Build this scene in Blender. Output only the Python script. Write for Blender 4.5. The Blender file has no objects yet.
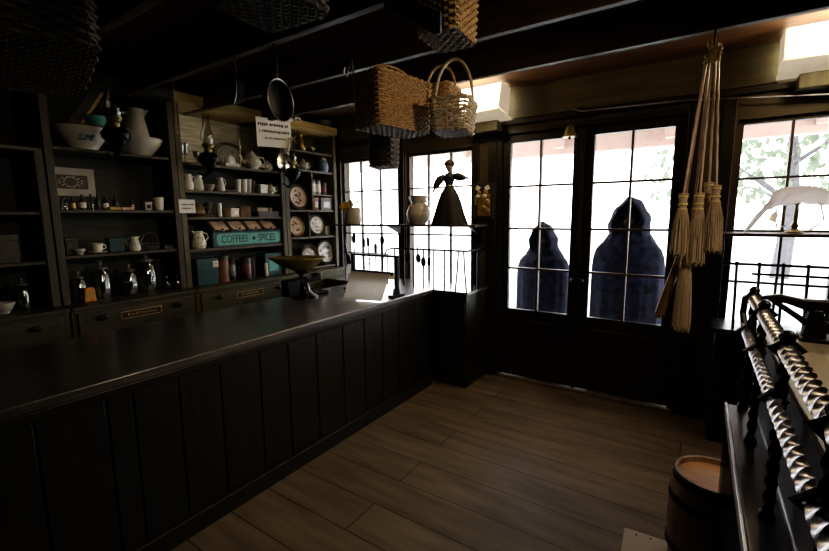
import bpy, bmesh, math, random
from mathutils import Vector, Matrix, Euler
random.seed(7)
C = bpy.context.scene.collection
PI = math.pi
rad = math.radians

# ------------------------------------------------------------------ materials
def new_mat(name):
    m = bpy.data.materials.new(name); m.use_nodes = True
    nt = m.node_tree; b = nt.nodes['Principled BSDF']
    return m, nt, b
def setin(b, k, v):
    if k in b.inputs: b.inputs[k].default_value = v
def plain(name, col, rough=.6, metal=0., var=.25, scale=18., bump=.0, spec=.5, stretch=(1,1,1), emit=None, coat=0.):
    """noise-varied colour"""
    m, nt, b = new_mat(name)
    N = nt.nodes; L = nt.links
    tc = N.new('ShaderNodeTexCoord'); mp = N.new('ShaderNodeMapping'); mp.inputs['Scale'].default_value = stretch
    no = N.new('ShaderNodeTexNoise'); no.inputs['Scale'].default_value = scale; no.inputs['Detail'].default_value = 5
    cr = N.new('ShaderNodeValToRGB')
    lo = [max(0, c*(1-var)) for c in col]; hi = [min(1, c*(1+var)) for c in col]
    cr.color_ramp.elements[0].position = .3; cr.color_ramp.elements[1].position = .7
    cr.color_ramp.elements[0].color = (*lo, 1); cr.color_ramp.elements[1].color = (*hi, 1)
    L.new(tc.outputs['Object'], mp.inputs['Vector']); L.new(mp.outputs['Vector'], no.inputs['Vector'])
    L.new(no.outputs['Fac'], cr.inputs['Fac']); L.new(cr.outputs['Color'], b.inputs['Base Color'])
    setin(b, 'Roughness', rough); setin(b, 'Metallic', metal); setin(b, 'Specular IOR Level', spec); setin(b, 'Coat Weight', coat); setin(b, 'Coat Roughness', .22)
    if bump:
        bp = N.new('ShaderNodeBump'); bp.inputs['Strength'].default_value = bump; bp.inputs['Distance'].default_value = .01
        L.new(no.outputs['Fac'], bp.inputs['Height']); L.new(bp.outputs['Normal'], b.inputs['Normal'])
    if emit:
        b.inputs['Emission Color'].default_value = (*emit[:3], 1); b.inputs['Emission Strength'].default_value = emit[3]
    return m
def wood(name, col, rough=.5, var=.4, axis='x', scale=3., bump=.15, spec=.5):
    st = {'x': (1, 9, 9), 'y': (9, 1, 9), 'z': (9, 9, 1)}[axis]
    return plain(name, col, rough, 0, var, scale, bump, spec, st)
def glassy(name, tint=(1, 1, 1), refl=.07, rough=.02):
    m = bpy.data.materials.new(name); m.use_nodes = True
    nt = m.node_tree; N = nt.nodes; L = nt.links
    N.clear()
    o = N.new('ShaderNodeOutputMaterial'); mx = N.new('ShaderNodeMixShader')
    t = N.new('ShaderNodeBsdfTransparent'); t.inputs[0].default_value = (*tint, 1)
    g = N.new('ShaderNodeBsdfGlossy'); g.inputs['Roughness'].default_value = rough
    no = N.new('ShaderNodeTexNoise'); no.inputs['Scale'].default_value = 3
    mr = N.new('ShaderNodeMapRange'); mr.inputs['To Min'].default_value = refl*.6; mr.inputs['To Max'].default_value = refl*1.4
    L.new(no.outputs['Fac'], mr.inputs['Value']); L.new(mr.outputs[0], mx.inputs[0])
    L.new(t.outputs[0], mx.inputs[1]); L.new(g.outputs[0], mx.inputs[2]); L.new(mx.outputs[0], o.inputs[0])
    return m

def cloth_glow(name, col, trans=.5):
    m = bpy.data.materials.new(name); m.use_nodes = True
    nt = m.node_tree; N = nt.nodes; L = nt.links; N.clear()
    o = N.new('ShaderNodeOutputMaterial'); mx = N.new('ShaderNodeMixShader'); mx.inputs[0].default_value = trans
    d = N.new('ShaderNodeBsdfDiffuse'); t = N.new('ShaderNodeBsdfTranslucent')
    no = N.new('ShaderNodeTexNoise'); no.inputs['Scale'].default_value = 8
    cr = N.new('ShaderNodeValToRGB'); cr.color_ramp.elements[0].color = (*[c*.85 for c in col], 1); cr.color_ramp.elements[1].color = (*col, 1)
    L.new(no.outputs['Fac'], cr.inputs['Fac'])
    for b in (d, t): L.new(cr.outputs['Color'], b.inputs['Color'])
    L.new(d.outputs[0], mx.inputs[1]); L.new(t.outputs[0], mx.inputs[2]); L.new(mx.outputs[0], o.inputs[0])
    return m

M = {}
M['wall'] = plain('wall_paint', (.06, .047, .022), .6, 0, .3, 4, .06)
M['wall_up'] = plain('upper_wall_boards', (.075, .062, .026), .55, 0, .3, 4, .06, stretch=(.6, 1, 6))
M['wall_dark'] = plain('dark_wall', (.022, .019, .011), .7, 0, .3, 4, .06)
M['ceil'] = wood('ceiling_boards', (.085, .038, .014), .6, .4, 'x', 3)
M['beam'] = wood('beam_wood', (.06, .033, .019), .5, .4, 'x', 3)
M['door'] = wood('door_wood', (.014, .011, .008), .42, .4, 'z', 3)
M['frame'] = wood('window_frame_wood', (.06, .042, .03), .45, .4, 'z', 3)
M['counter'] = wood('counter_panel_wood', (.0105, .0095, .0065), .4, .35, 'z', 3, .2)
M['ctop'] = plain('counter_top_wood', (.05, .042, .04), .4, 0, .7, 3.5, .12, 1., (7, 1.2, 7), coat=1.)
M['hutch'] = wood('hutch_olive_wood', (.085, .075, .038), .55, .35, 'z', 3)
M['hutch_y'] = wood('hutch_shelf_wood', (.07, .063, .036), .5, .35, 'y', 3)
M['hutch_dark'] = wood('shaded_olive_wood', (.045, .04, .022), .55, .35, 'z', 3)  # darker copies of hutch wood and boards, left end's shade put into the colour
M['hutch_shaded_y'] = wood('shaded_shelf_wood', (.042, .038, .022), .5, .35, 'y', 3)
M['back_shaded'] = plain('shaded_back_boards', (.04, .044, .038), .7, 0, .3, 6, .1, stretch=(1, .6, 5))
M['cornice'] = wood('cornice_wood', (.4, .3, .11), .5, .3, 'y', 3)
M['back'] = plain('hutch_back_boards', (.075, .08, .07), .7, 0, .3, 6, .1, stretch=(1, .6, 5))
M['back_cream'] = plain('hutch_cream_back', (.8, .72, .54), .7, 0, .35, 6, .1, stretch=(1, .6, 7))  # cream made paler to carry the lamp light on the hutch back
M['drawer'] = wood('drawer_wood', (.062, .055, .028), .45, .35, 'y', 3)
M['iron'] = plain('black_iron', (.012, .012, .013), .38, .7, .3, 25, .1)
M['iron_gloss'] = plain('polished_black_iron', (.02, .02, .023), .24, .9, .3, 25, .15)
M['steel'] = plain('twisted_grey_steel', (.48, .48, .53), .3, 1., .3, 30, .1)
M['brass'] = plain('dull_brass', (.34, .25, .09), .35, 1., .3, 20)
M['brass_dark'] = plain('tarnished_brass', (.3, .25, .09), .36, .6, .35, 15)
M['ceramic'] = plain('white_ceramic', (.84, .8, .7), .18, 0, .05, 5)
M['ceramic_pat'] = plain('patterned_ceramic', (.72, .67, .55), .18, 0, .5, 55)
M['ceramic_grey'] = plain('grey_stoneware', (.46, .42, .36), .35, 0, .15, 8)
M['ceramic_brown'] = plain('brown_stoneware', (.14, .085, .04), .3, 0, .5, 12)
M['blueprint'] = plain('blue_floral_print', (.13, .2, .34), .3, 0, .5, 60)
M['teal'] = plain('dark_teal_tin', (.012, .06, .07), .35, .1, .3, 14)
M['teal_sign'] = plain('pale_teal_paint', (.12, .42, .39), .45, 0, .2, 14)
M['cream_lid'] = plain('tan_lid', (.66, .5, .38), .4, 0, .3, 14)
M['paper'] = plain('paper', (.9, .87, .82), .8, 0, .05, 6)
M['kraft'] = cloth_glow('wrapping_paper', (1, .92, .78), .82)
M['ink'] = plain('dark_ink', (.02, .02, .02), .8, 0, .2, 10)
M['gold'] = plain('gold_leaf', (.45, .3, .1), .4, .6, .3, 30)
M['red'] = plain('faded_red_tin', (.16, .045, .03), .4, 0, .45, 20)
M['darktin'] = plain('dark_tin', (.035, .03, .026), .4, .2, .4, 20)
M['graytin'] = plain('grey_tin', (.25, .25, .26), .35, .6, .3, 20)
M['orange'] = plain('orange_label', (.6, .24, .03), .6, 0, .35, 30)
M['yellow'] = plain('yellow_petals', (.8, .55, .05), .6, 0, .2, 30)
M['leaf'] = plain('green_leaf', (.1, .2, .05), .6, 0, .3, 10)
M['wicker'] = plain('wicker', (.46, .29, .12), .55, 0, .45, 60, .3)
M['wicker_pale'] = plain('pale_wicker', (.46, .35, .23), .5, 0, .35, 60, .3)
M['wicker_dark'] = plain('dark_wicker', (.055, .04, .025), .5, 0, .5, 60, .3)
M['wicker_base'] = plain('window_lit_weave', (.36, .34, .38), .45, 0, .4, 40, .2)  # bluish window light on basket undersides put into the colour
M['straw'] = plain('broom_straw', (.34, .25, .155), .7, 0, .4, 90, .3, stretch=(6, 6, .6))
M['cane'] = plain('pale_broom_handle', (.42, .3, .21), .4, 0, .3, 20)
M['cord'] = plain('jute_cord', (.5, .37, .15), .7, 0, .4, 60, .3)
M['floor'] = None
M['barrel'] = wood('barrel_staves', (.3, .2, .13), .5, .4, 'z', 4)
M['barrel_top'] = plain('barrel_head', (.62, .36, .17), .5, 0, .2, 6, .1, stretch=(1, 6, 1))
M['hoop'] = plain('barrel_hoop', (.03, .024, .02), .45, .6, .3, 20)
M['case'] = wood('dark_case_wood', (.02, .02, .022), .28, .4, 'y', 3)
M['panel_blue'] = plain('dark_blue_painted_panel', (.02, .024, .036), .45, 0, .3, 5)
M['desk'] = wood('worn_desk_top', (.2, .16, .11), .35, .3, 'y', 3)
M['edge'] = plain('pale_edge', (.4, .4, .44), .3, .6, .2, 20)
M['basket_sheen'] = plain('blue_sheen', (.09, .12, .2), .35, .1, .3, 10)  # blue window sheen put into the colour
M['glass'] = glassy('window_glass')
M['case_glass'] = glassy('display_case_glass', (.42, .44, .5), .06)
M['jar'] = glassy('jar_glass', (.72, .78, .76), .16, .05)
M['lampglass'] = glassy('lamp_glass', (.85, .84, .78), .14, .03)
M['porch'] = plain('porch_pink_paint', (.66, .52, .48), .8, 0, .08, 3)
M['porchfloor'] = plain('porch_concrete', (.45, .43, .4), .8, 0, .15, 5)
M['ground'] = plain('pale_ground', (.5, .48, .42), .9, 0, .2, 1.5)
M['bark'] = plain('bark', (.1, .09, .095), .9, 0, .3, 8)
M['foliage'] = cloth_glow('foliage', (.16, .185, .13), .5)
M['cloak'] = plain('navy_velvet_cloak', (.011, .0145, .034), .9, 0, .95, 16, .3, .2)
M['skin'] = plain('skin', (.2, .125, .09), .55, 0, .1, 8)  # darkened so the faces look shadowed inside the hoods
M['trouser'] = plain('dark_clothing', (.02, .02, .03), .8, 0, .2, 10)
M['hair'] = plain('dark_hair', (.03, .02, .012), .5, 0, .3, 40)
M['doll_dress'] = plain('black_doll_dress', (.008, .009, .008), .6, 0, .3, 30)
M['doll_skin'] = plain('doll_face', (.26, .17, .12), .5, 0, .1, 10)
M['linen'] = cloth_glow('white_linen', (1, .97, .99), .82)
M['lampbox'] = plain('frosted_light_panel', (.8, .78, .7), .5, 0, .05, 5, emit=(1, .86, .62, 5.))
M['lampside'] = plain('pale_enamel', (.6, .52, .44), .5, 0, .2, 12, emit=(1, .8, .55, .35))
M['pan'] = plain('cast_iron_pan', (.006, .006, .006), .5, .3, .3, 20)
M['shiny'] = plain('worn_steel_rim', (.5, .48, .45), .3, 1, .2, 20)
M['white_board'] = plain('white_painted_board', (.6, .55, .46), .6, 0, .08, 6)
M['pinkpaper'] = plain('crumpled_tissue', (.6, .5, .5), .7, 0, .25, 40)
M['mirror'] = plain('tin_reflector', (.7, .68, .66), .22, 1, .2, 30)
M['doorstrip'] = plain('worn_brass_strip', (.3, .26, .2), .35, .8, .3, 20)

def floor_mat():
    m, nt, b = new_mat('floor_planks'); N = nt.nodes; L = nt.links
    tc = N.new('ShaderNodeTexCoord')
    br = N.new('ShaderNodeTexBrick'); br.inputs['Scale'].default_value = 1
    br.inputs['Brick Width'].default_value = 3.7; br.inputs['Row Height'].default_value = .235
    br.inputs['Mortar Size'].default_value = .0035; br.inputs['Mortar Smooth'].default_value = .2; br.inputs['Bias'].default_value = 0
    br.inputs['Color1'].default_value = (.15, .122, .078, 1); br.inputs['Color2'].default_value = (.19, .153, .097, 1)
    br.inputs['Mortar'].default_value = (.02, .014, .008, 1); br.offset = .37
    no = N.new('ShaderNodeTexNoise'); no.inputs['Scale'].default_value = 2.2; no.inputs['Detail'].default_value = 8
    mp = N.new('ShaderNodeMapping'); mp.inputs['Scale'].default_value = (1, 7, 1)
    n2 = N.new('ShaderNodeTexNoise'); n2.inputs['Scale'].default_value = 4; n2.inputs['Detail'].default_value = 4
    r1 = N.new('ShaderNodeMapRange'); r1.inputs['From Min'].default_value = .3; r1.inputs['From Max'].default_value = .7
    r1.inputs['To Min'].default_value = .6; r1.inputs['To Max'].default_value = 1.2
    mx = N.new('ShaderNodeMixRGB'); mx.blend_type = 'MULTIPLY'; mx.inputs[0].default_value = 1
    # small knots / worn spots
    vo = N.new('ShaderNodeTexVoronoi'); vo.inputs['Scale'].default_value = 1.6; vo.feature = 'F1'
    r2 = N.new('ShaderNodeMapRange'); r2.inputs['From Min'].default_value = .03; r2.inputs['From Max'].default_value = .07
    r2.inputs['To Min'].default_value = .3; r2.inputs['To Max'].default_value = 1.
    m2 = N.new('ShaderNodeMixRGB'); m2.blend_type = 'MULTIPLY'; m2.inputs[0].default_value = 1
    L.new(tc.outputs['Object'], br.inputs['Vector']); L.new(tc.outputs['Object'], mp.inputs['Vector'])
    L.new(mp.outputs[0], no.inputs['Vector']); L.new(tc.outputs['Object'], n2.inputs['Vector'])
    L.new(tc.outputs['Object'], vo.inputs['Vector'])
    L.new(no.outputs['Fac'], r1.inputs['Value']); L.new(br.outputs['Color'], mx.inputs[1]); L.new(r1.outputs[0], mx.inputs[2])
    L.new(vo.outputs['Distance'], r2.inputs['Value']); L.new(mx.outputs[0], m2.inputs[1]); L.new(r2.outputs[0], m2.inputs[2])
    L.new(m2.outputs[0], b.inputs['Base Color'])
    bp = N.new('ShaderNodeBump'); bp.inputs['Strength'].default_value = .35; bp.inputs['Distance'].default_value = .01
    L.new(br.outputs['Fac'], bp.inputs['Height']); bp.invert = True; L.new(bp.outputs[0], b.inputs['Normal'])
    r3 = N.new('ShaderNodeMapRange'); r3.inputs['To Min'].default_value = .42; r3.inputs['To Max'].default_value = .7
    L.new(n2.outputs['Fac'], r3.inputs['Value']); L.new(r3.outputs[0], b.inputs['Roughness'])
    return m
M['floor'] = floor_mat()

# ------------------------------------------------------------------ mesh builder
class MB:
    def __init__(s): s.v = []; s.f = []
    def add(s, vs, fs):
        o = len(s.v); s.v += [tuple(p) for p in vs]; s.f += [tuple(i+o for i in f) for f in fs]; return s
    def box(s, x0, x1, y0, y1, z0, z1, rot=None, piv=None):
        vs = [Vector((x, y, z)) for x in (x0, x1) for y in (y0, y1) for z in (z0, z1)]
        if rot is not None:
            p = Vector(piv) if piv is not None else Vector(((x0+x1)/2, (y0+y1)/2, (z0+z1)/2))
            R = Euler(rot).to_matrix(); vs = [R @ (v-p) + p for v in vs]
        return s.add(vs, [(0,1,3,2),(4,6,7,5),(0,4,5,1),(2,3,7,6),(0,2,6,4),(1,5,7,3)])
    def tube(s, pts, r, n=8, closed=False, caps=True, flat=1.):
        pts = [Vector(p) for p in pts]; k = len(pts)
        rs = r if isinstance(r, (list, tuple)) else [r]*k
        vs = []; nrm = None
        for i, p in enumerate(pts):
            if closed: t = pts[(i+1) % k]-pts[i-1]
            else: t = pts[min(i+1, k-1)]-pts[max(i-1, 0)]
            if t.length < 1e-9: t = Vector((0, 0, 1))
            t.normalize()
            if nrm is None:
                a = Vector((0, 0, 1)) if abs(t.z) < .9 else Vector((1, 0, 0))
                nrm = (a-t*a.dot(t)).normalized()
            else:
                nrm = nrm-t*nrm.dot(t)
                if nrm.length < 1e-6:
                    a = Vector((1, 0, 0)) if abs(t.x) < .9 else Vector((0, 1, 0)); nrm = a-t*a.dot(t)
                nrm.normalize()
            b = t.cross(nrm)
            for j in range(n):
                a = 2*PI*j/n
                vs.append(p+nrm*math.cos(a)*rs[i]+b*math.sin(a)*rs[i]*flat)
        fs = []
        m = k if closed else k-1
        for i in range(m):
            for j in range(n):
                a = i*n+j; b2 = i*n+(j+1) % n; c = ((i+1) % k)*n+(j+1) % n; d = ((i+1) % k)*n+j
                fs.append((a, b2, c, d))
        if caps and not closed:
            fs.append(tuple(range(n-1, -1, -1))); fs.append(tuple((k-1)*n+j for j in range(n)))
        return s.add(vs, fs)
    def lathe(s, prof, loc=(0,0,0), n=24, sx=1., sy=1., rot=None, fold=None, caps=True):
        """prof: list of (r, z)"""
        R = Euler(rot).to_matrix() if rot is not None else None
        vs = []; L = Vector(loc)
        for (r, z) in prof:
            for j in range(n):
                a = 2*PI*j/n; q = r*(1+(fold(a, z) if fold else 0))
                v = Vector((q*math.cos(a)*sx, q*math.sin(a)*sy, z))
                if R is not None: v = R @ v
                vs.append(v+L)
        fs = []
        for i in range(len(prof)-1):
            for j in range(n):
                fs.append((i*n+j, i*n+(j+1) % n, (i+1)*n+(j+1) % n, (i+1)*n+j))
        if caps:
            if prof[0][0] > 1e-4: fs.append(tuple(range(n-1, -1, -1)))
            if prof[-1][0] > 1e-4: fs.append(tuple((len(prof)-1)*n+j for j in range(n)))
        return s.add(vs, fs)
    def prism(s, poly, y0, y1, ax='y'):
        """poly in the two other axes (x,z) for ax y; (y,z) for ax x; (x,y) for ax z"""
        def mk(p, t): return {'y': (p[0], t, p[1]), 'x': (t, p[0], p[1]), 'z': (p[0], p[1], t)}[ax]
        n = len(poly); vs = [mk(p, y0) for p in poly]+[mk(p, y1) for p in poly]
        fs = [tuple(range(n)), tuple(range(2*n-1, n-1, -1))]+[(i, (i+1) % n, n+(i+1) % n, n+i) for i in range(n)]
        return s.add(vs, fs)
    def ball(s, c, r, n=12, m=8, sc=(1,1,1)):
        prof = [(max(1e-5, math.sin(PI*i/m))*r, -math.cos(PI*i/m)*r) for i in range(m+1)]
        vs = []; 
        for (q, z) in prof:
            for j in range(n):
                a = 2*PI*j/n; vs.append((c[0]+q*math.cos(a)*sc[0], c[1]+q*math.sin(a)*sc[1], c[2]+z*sc[2]))
        fs = [(i*n+j, i*n+(j+1) % n, (i+1)*n+(j+1) % n, (i+1)*n+j) for i in range(m) for j in range(n)]
        return s.add(vs, fs)
    def grid(s, P):
        """P[i][j] points"""
        n = len(P[0]); vs = [p for row in P for p in row]
        fs = [(i*n+j, i*n+j+1, (i+1)*n+j+1, (i+1)*n+j) for i in range(len(P)-1) for j in range(n-1)]
        return s.add(vs, fs)
    def build(s, name, mat, parent=None, loc=(0,0,0), rot=(0,0,0), bevel=0, smooth=True, ang=38, label=None):
        me = bpy.data.meshes.new(name); me.from_pydata(s.v, [], s.f); me.validate()
        bm = bmesh.new(); bm.from_mesh(me)
        bmesh.ops.remove_doubles(bm, verts=bm.verts, dist=1e-6)
        bmesh.ops.recalc_face_normals(bm, faces=bm.faces); bm.to_mesh(me); bm.free()
        if smooth:
            for p in me.polygons: p.use_smooth = True
            me.set_sharp_from_angle(angle=rad(ang))
        o = bpy.data.objects.new(name, me); C.objects.link(o)
        if mat: me.materials.append(M[mat] if isinstance(mat, str) else mat)
        o.location = loc; o.rotation_euler = rot
        if parent is not None: o.parent = parent
        if bevel:
            b = o.modifiers.new('bevel', 'BEVEL'); b.width = bevel; b.segments = 2; b.limit_method = 'ANGLE'; b.angle_limit = rad(40)
        if label: o['label'] = label
        return o

def tag(o, label, cat, group=None, kind=None):
    o['label'] = label; o['category'] = cat
    if group: o['group'] = group
    if kind: o['kind'] = kind
    return o
def thing(name, label, cat, loc=(0,0,0), rz=0, group=None, kind=None):
    o = bpy.data.objects.new(name, None); C.objects.link(o); o.empty_display_size = .1
    o.location = loc; o.rotation_euler = (0, 0, rz)
    return tag(o, label, cat, group, kind)
def dup(root, loc, label, rz=None, scale=None):
    r = root.copy(); C.objects.link(r); r.location = loc; r['label'] = label
    if rz is not None: r.rotation_euler = (0, 0, rz)
    if scale is not None: r.scale = (scale,)*3
    for ch in [o for o in root.children]:
        c = ch.copy(); C.objects.link(c); c.parent = r
        for g in ch.children:
            d = g.copy(); C.objects.link(d); d.parent = c
    return r
def struct(o, label, cat): return tag(o, label, cat, None, 'structure')
def text(body, size, mat, parent, name, loc, rot, ext=.001, sx=1.):
    cu = bpy.data.curves.new(name, 'FONT'); cu.body = body; cu.size = size; cu.extrude = ext
    cu.align_x = 'CENTER'; cu.align_y = 'CENTER'
    tmp = bpy.data.objects.new(name, cu); C.objects.link(tmp); bpy.context.view_layer.update()
    me = bpy.data.meshes.new_from_object(tmp.evaluated_get(bpy.context.evaluated_depsgraph_get()))
    bpy.data.objects.remove(tmp); me.name = name
    o = bpy.data.objects.new(name, me); C.objects.link(o); me.materials.clear(); me.materials.append(M[mat])
    o.location = loc; o.rotation_euler = rot; o.scale = (sx, 1, 1); o.parent = parent
    return o

# ------------------------------------------------------------------ camera
F = 425.14; YAW, PITCH, ROLL = rad(33.684), rad(7.918), rad(-.478)
cy, sy, cp, sp = math.cos(YAW), math.sin(YAW), math.cos(PITCH), math.sin(PITCH)
f = Vector((-sy*cp, cy*cp, -sp)); r0 = Vector((cy, sy, 0)); u0 = r0.cross(f)
r = r0*math.cos(ROLL)+u0*math.sin(ROLL); u = r.cross(f)
cam = bpy.data.cameras.new('camera'); cam.sensor_width = 36; cam.lens = 36*F/829; cam.clip_start = .02
co = bpy.data.objects.new('camera', cam); C.objects.link(co)
co.matrix_world = Matrix(((r.x, u.x, -f.x, 0), (r.y, u.y, -f.y, 0), (r.z, u.z, -f.z, 1.55), (0, 0, 0, 1)))
bpy.context.scene.camera = co

# ------------------------------------------------------------------ room shell
YW = 3.755; XL = -3.9; XR = 2.4; YB = -1.8; ZC = 2.66
struct(MB().box(XL-.1, XR+.1, YB-.1, YW, -.1, 0).build('floor', 'floor'), 'worn tan wooden plank floor of the shop', 'floor')
struct(MB().box(XL-.1, XR+.1, YB-.1, YW+.15, ZC, ZC+.1).build('ceiling', 'ceil'), 'dark boarded ceiling over the shop', 'ceiling')
struct(MB().box(XL-.1, XL, YB, YW, 0, ZC).build('wall_left', 'wall_dark'), 'dark wall behind the crockery shelves', 'wall')
struct(MB().box(XR, XR+.1, YB, YW, 0, ZC).build('wall_right', 'wall_dark'), 'dark side wall behind the desk', 'wall')
struct(MB().box(XL, XR, YB-.1, YB, 0, ZC).build('wall_front', 'wall_dark'), 'dark wall at the end opposite the doors', 'wall')
# far wall with openings
W1 = (-3.53, -2.70, .83, 2.20); W2 = (-2.61, -1.825, .83, 2.20); DO = (-1.553, -.102, 0, 2.283); W3 = (.175, .765, .745, 2.185)
wb = MB(); T = .16; xs = [XL]
for (a, b, z0, z1) in (W1, W2, DO, W3):
    wb.box(xs[-1], a, YW, YW+T, 0, ZC); xs.append(b)
    if z0 > 0: wb.box(a, b, YW, YW+T, 0, z0)
    wb.box(a, b, YW, YW+T, z1, ZC)
wb.box(xs[-1], XR, YW, YW+T, 0, ZC)
struct(wb.build('wall_back', 'wall', smooth=False), 'dark olive boarded wall holding the windows and glazed doors', 'wall')
up = MB()
for (a, b) in ((-3.5, -1.87), (-1.43, .36), (.80, XR)):
    up.box(a, b, YW-.02, YW, 2.395, 2.64)
struct(up.build('trim_1', 'wall_up', bevel=.003), 'olive frieze boards along the top of the window wall', 'trim')
tr = MB()
tr.box(-3.55, XR, YW-.035, YW, 2.345, 2.385)
for x in (-1.62, -.05, .125, .80, -2.655, -3.55, -1.79):
    tr.box(x-.035 if x not in (-1.62, -.05) else x-.04, x+.035, YW-.02, YW, 0 if x in (-1.62, -.05) else .75, 2.345)
struct(tr.build('trim_2', 'door', bevel=.003), 'dark casing boards round the windows and doors', 'trim')
for i, y in enumerate((2.71, 2.14, 1.57, 1.0, .43, -.14)):
    struct(MB().box(XL, XR, y-.024, y+.024, 2.45, ZC).build('ceiling_beam', 'beam', bevel=.006),
           ['dark ceiling beam nearest the doors, brooms hanging from it', 'dark ceiling beam second from the doors, big baskets hanging from it',
            'dark ceiling beam third from the doors, pan and high basket hanging from it', 'dark ceiling beam fourth from the doors', 'dark ceiling beam above the counter end', 'dark ceiling beam over the viewer'][i], 'beam')

def window(n, x0, x1, z0, z1, nx, zs, label):
    fr = MB(); w = .032
    fr.box(x0, x0+w, YW+.03, YW+.075, z0, z1); fr.box(x1-w, x1, YW+.03, YW+.075, z0, z1)
    fr.box(x0+w, x1-w, YW+.03, YW+.075, z1-w, z1); fr.box(x0+w, x1-w, YW+.03, YW+.075, z0, z0+w)
    root = fr.build('window_%d' % n, 'frame', bevel=.003); struct(root, label, 'window')
    for i in range(1, nx):
        x = x0+(x1-x0)*i/nx
        MB().box(x-.008, x+.008, YW+.035, YW+.065, z0+w, z1-w).build('muntin', 'frame', root)
    for z in zs: MB().box(x0+w, x1-w, YW+.037, YW+.063, z-.008, z+.008).build('muntin', 'frame', root)
    MB().box(x0+w*.5, x1-w*.5, YW+.049, YW+.052, z0+w*.5, z1-w*.5).build('window_pane', 'glass', root, smooth=False)
    return root
window(1, *W1, 3, (1.84, 1.36), 'small-paned window next to the plate rack')
window(2, *W2, 3, (1.84, 1.36), 'small-paned window behind the doll and the pot')
window(3, *W3, 2, (1.79, 1.43, 1.067), 'small-paned window behind the white bonnet')

def door(n, x0, x1, gx0, gx1, label):
    z0, z1 = .035, 2.285; g0, g1 = .68, 2.195
    a, b = YW+.03, YW+.075
    m = MB(); m.box(x0, gx0, a, b, z0, z1).box(gx1, x1, a, b, z0, z1).box(gx0, gx1, a, b, z0, g0-.0).box(gx0, gx1, a, b, g1, z1)
    root = m.build('door_%d' % n, 'door', smooth=False); struct(root, label, 'door')
    p = MB(); p.box(gx0+.02, gx1-.02, a-.012, a, .16, .58)
    p.build('door_panel', 'door', root, bevel=.008)
    xm = (gx0+gx1)/2
    MB().box(xm-.009, xm+.009, a-.004, b-.01, g0, g1).build('muntin', 'frame', root)
    for z in (1.81, 1.43, 1.065): MB().box(gx0, gx1, a-.002, b-.012, z-.009, z+.009).build('muntin', 'frame', root)
    MB().box(gx0-.004, gx1+.004, a+.018, a+.022, g0-.004, g1+.004).build('glass_pane', 'glass', root, smooth=False)
    k = MB()
    k.tube([(gx0-.05 if n == 2 else gx1+.05, a-.012, 1.0), (gx0-.05 if n == 2 else gx1+.05, a-.04, 1.0)], .008)
    k.ball((gx0-.05 if n == 2 else gx1+.05, a-.045, 1.0), .022)
    k.build('door_knob', 'iron', root)
    return root
door(1, -1.556, -.838, -1.465, -.915, 'left leaf of the dark glazed double door, smaller cloaked figure behind')
door(2, -.838, -.099, -.752, -.195, 'right leaf of the dark glazed double door, taller cloaked figure behind')
struct(MB().box(-1.59, -1.54, YW-.005, YW+.03, 0, 2.31).box(-.115, -.06, YW-.005, YW+.03, 0, 2.31).box(-1.54, -.115, YW-.005, YW+.03, 2.27, 2.31).box(-.85, -.826, YW+.01, YW+.03, .03, 2.27).build('trim_4', 'door', bevel=.003), 'dark stop boards framing the double door', 'trim')
struct(MB().box(-1.56, -.09, YW-.02, YW+.12, 0, .03).build('trim_3', 'doorstrip', bevel=.004), 'worn metal threshold strip under the double door', 'trim')
struct(MB().box(-1.56, XR, YW-.02, YW, 0, .0).build('x', 'door'), '', '') if False else None
struct(MB().box(-.01, XR, YW-.018, YW, 0, .14).build('baseboard_back', 'door', bevel=.004), 'dark skirting under the window with the bonnet', 'baseboard')

# ------------------------------------------------------------------ outside
struct(MB().box(-9, 9, YW+.16, 6.75, -.12, -.02).build('ground_porch', 'porchfloor'), 'pale concrete porch floor outside', 'porch floor')
struct(MB().box(-60, 60, 6.75, 90, -.3, -.2).build('ground', 'ground'), 'pale sunlit ground beyond the porch', 'ground')
struct(MB().box(-9, 9, YW+.16, 6.9, 2.78, 2.84).build('roof', 'porch'), 'pink painted porch roof', 'roof')
struct(MB().box(-9, 9, 6.45, 6.6, 2.42, 2.78).build('porch_beam', 'porch', bevel=.01), 'pink painted beam along the porch edge', 'beam')
for i, x in enumerate((-3.3, -1.75, -.36, 1.05)):
    struct(MB().box(x-.07, x+.07, 6.3, 6.45, 2.50, 2.72).build('porch_bracket', 'porch', bevel=.006),
           ['pink block under the porch roof seen past the pot', 'pink block under the porch roof seen through the left door', 'pink block under the porch roof seen through the right door', 'pink block under the porch roof seen above the bonnet'][i], 'bracket')
def tree(x, y, h, rc, label, seed):
    rnd = random.Random(seed)
    t = thing('tree', label, 'tree', (x, y, -.2))
    tk = MB(); tk.tube([(0, 0, 0), (.1, 0, h*.3), (.0, .1, h*.6), (.15, 0, h*.8)], [.22, .17, .11, .04], 9)
    for i in range(9):
        a = rnd.uniform(0, 2*PI); z = h*rnd.uniform(.3, .7); q = rc*rnd.uniform(.6, 1.)
        tk.tube([(.05, 0, z), (q*.5*math.cos(a), q*.5*math.sin(a), z+.5), (q*math.cos(a), q*math.sin(a), z+rnd.uniform(.4, 1.1))], [.07, .045, .015], 6)
    tk.build('trunk', 'bark', t)
    lf = MB()
    for i in range(1500):
        a = rnd.uniform(0, 2*PI); q = rc*math.sqrt(rnd.random())*1.15; z = h*rnd.uniform(.33, 1.05)
        p = Vector((q*math.cos(a), q*math.sin(a), z)); s = rnd.uniform(.08, .2)
        R = Euler((rnd.uniform(0, 6), rnd.uniform(0, 6), rnd.uniform(0, 6))).to_matrix()
        lf.add([p+R @ Vector(v) for v in ((-s, 0, 0), (0, -s*.5, 0), (s, 0, 0), (0, s*.5, 0))], [(0, 1, 2, 3)])
    lf.build('foliage', 'foliage', t, smooth=False)
    return t
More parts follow.
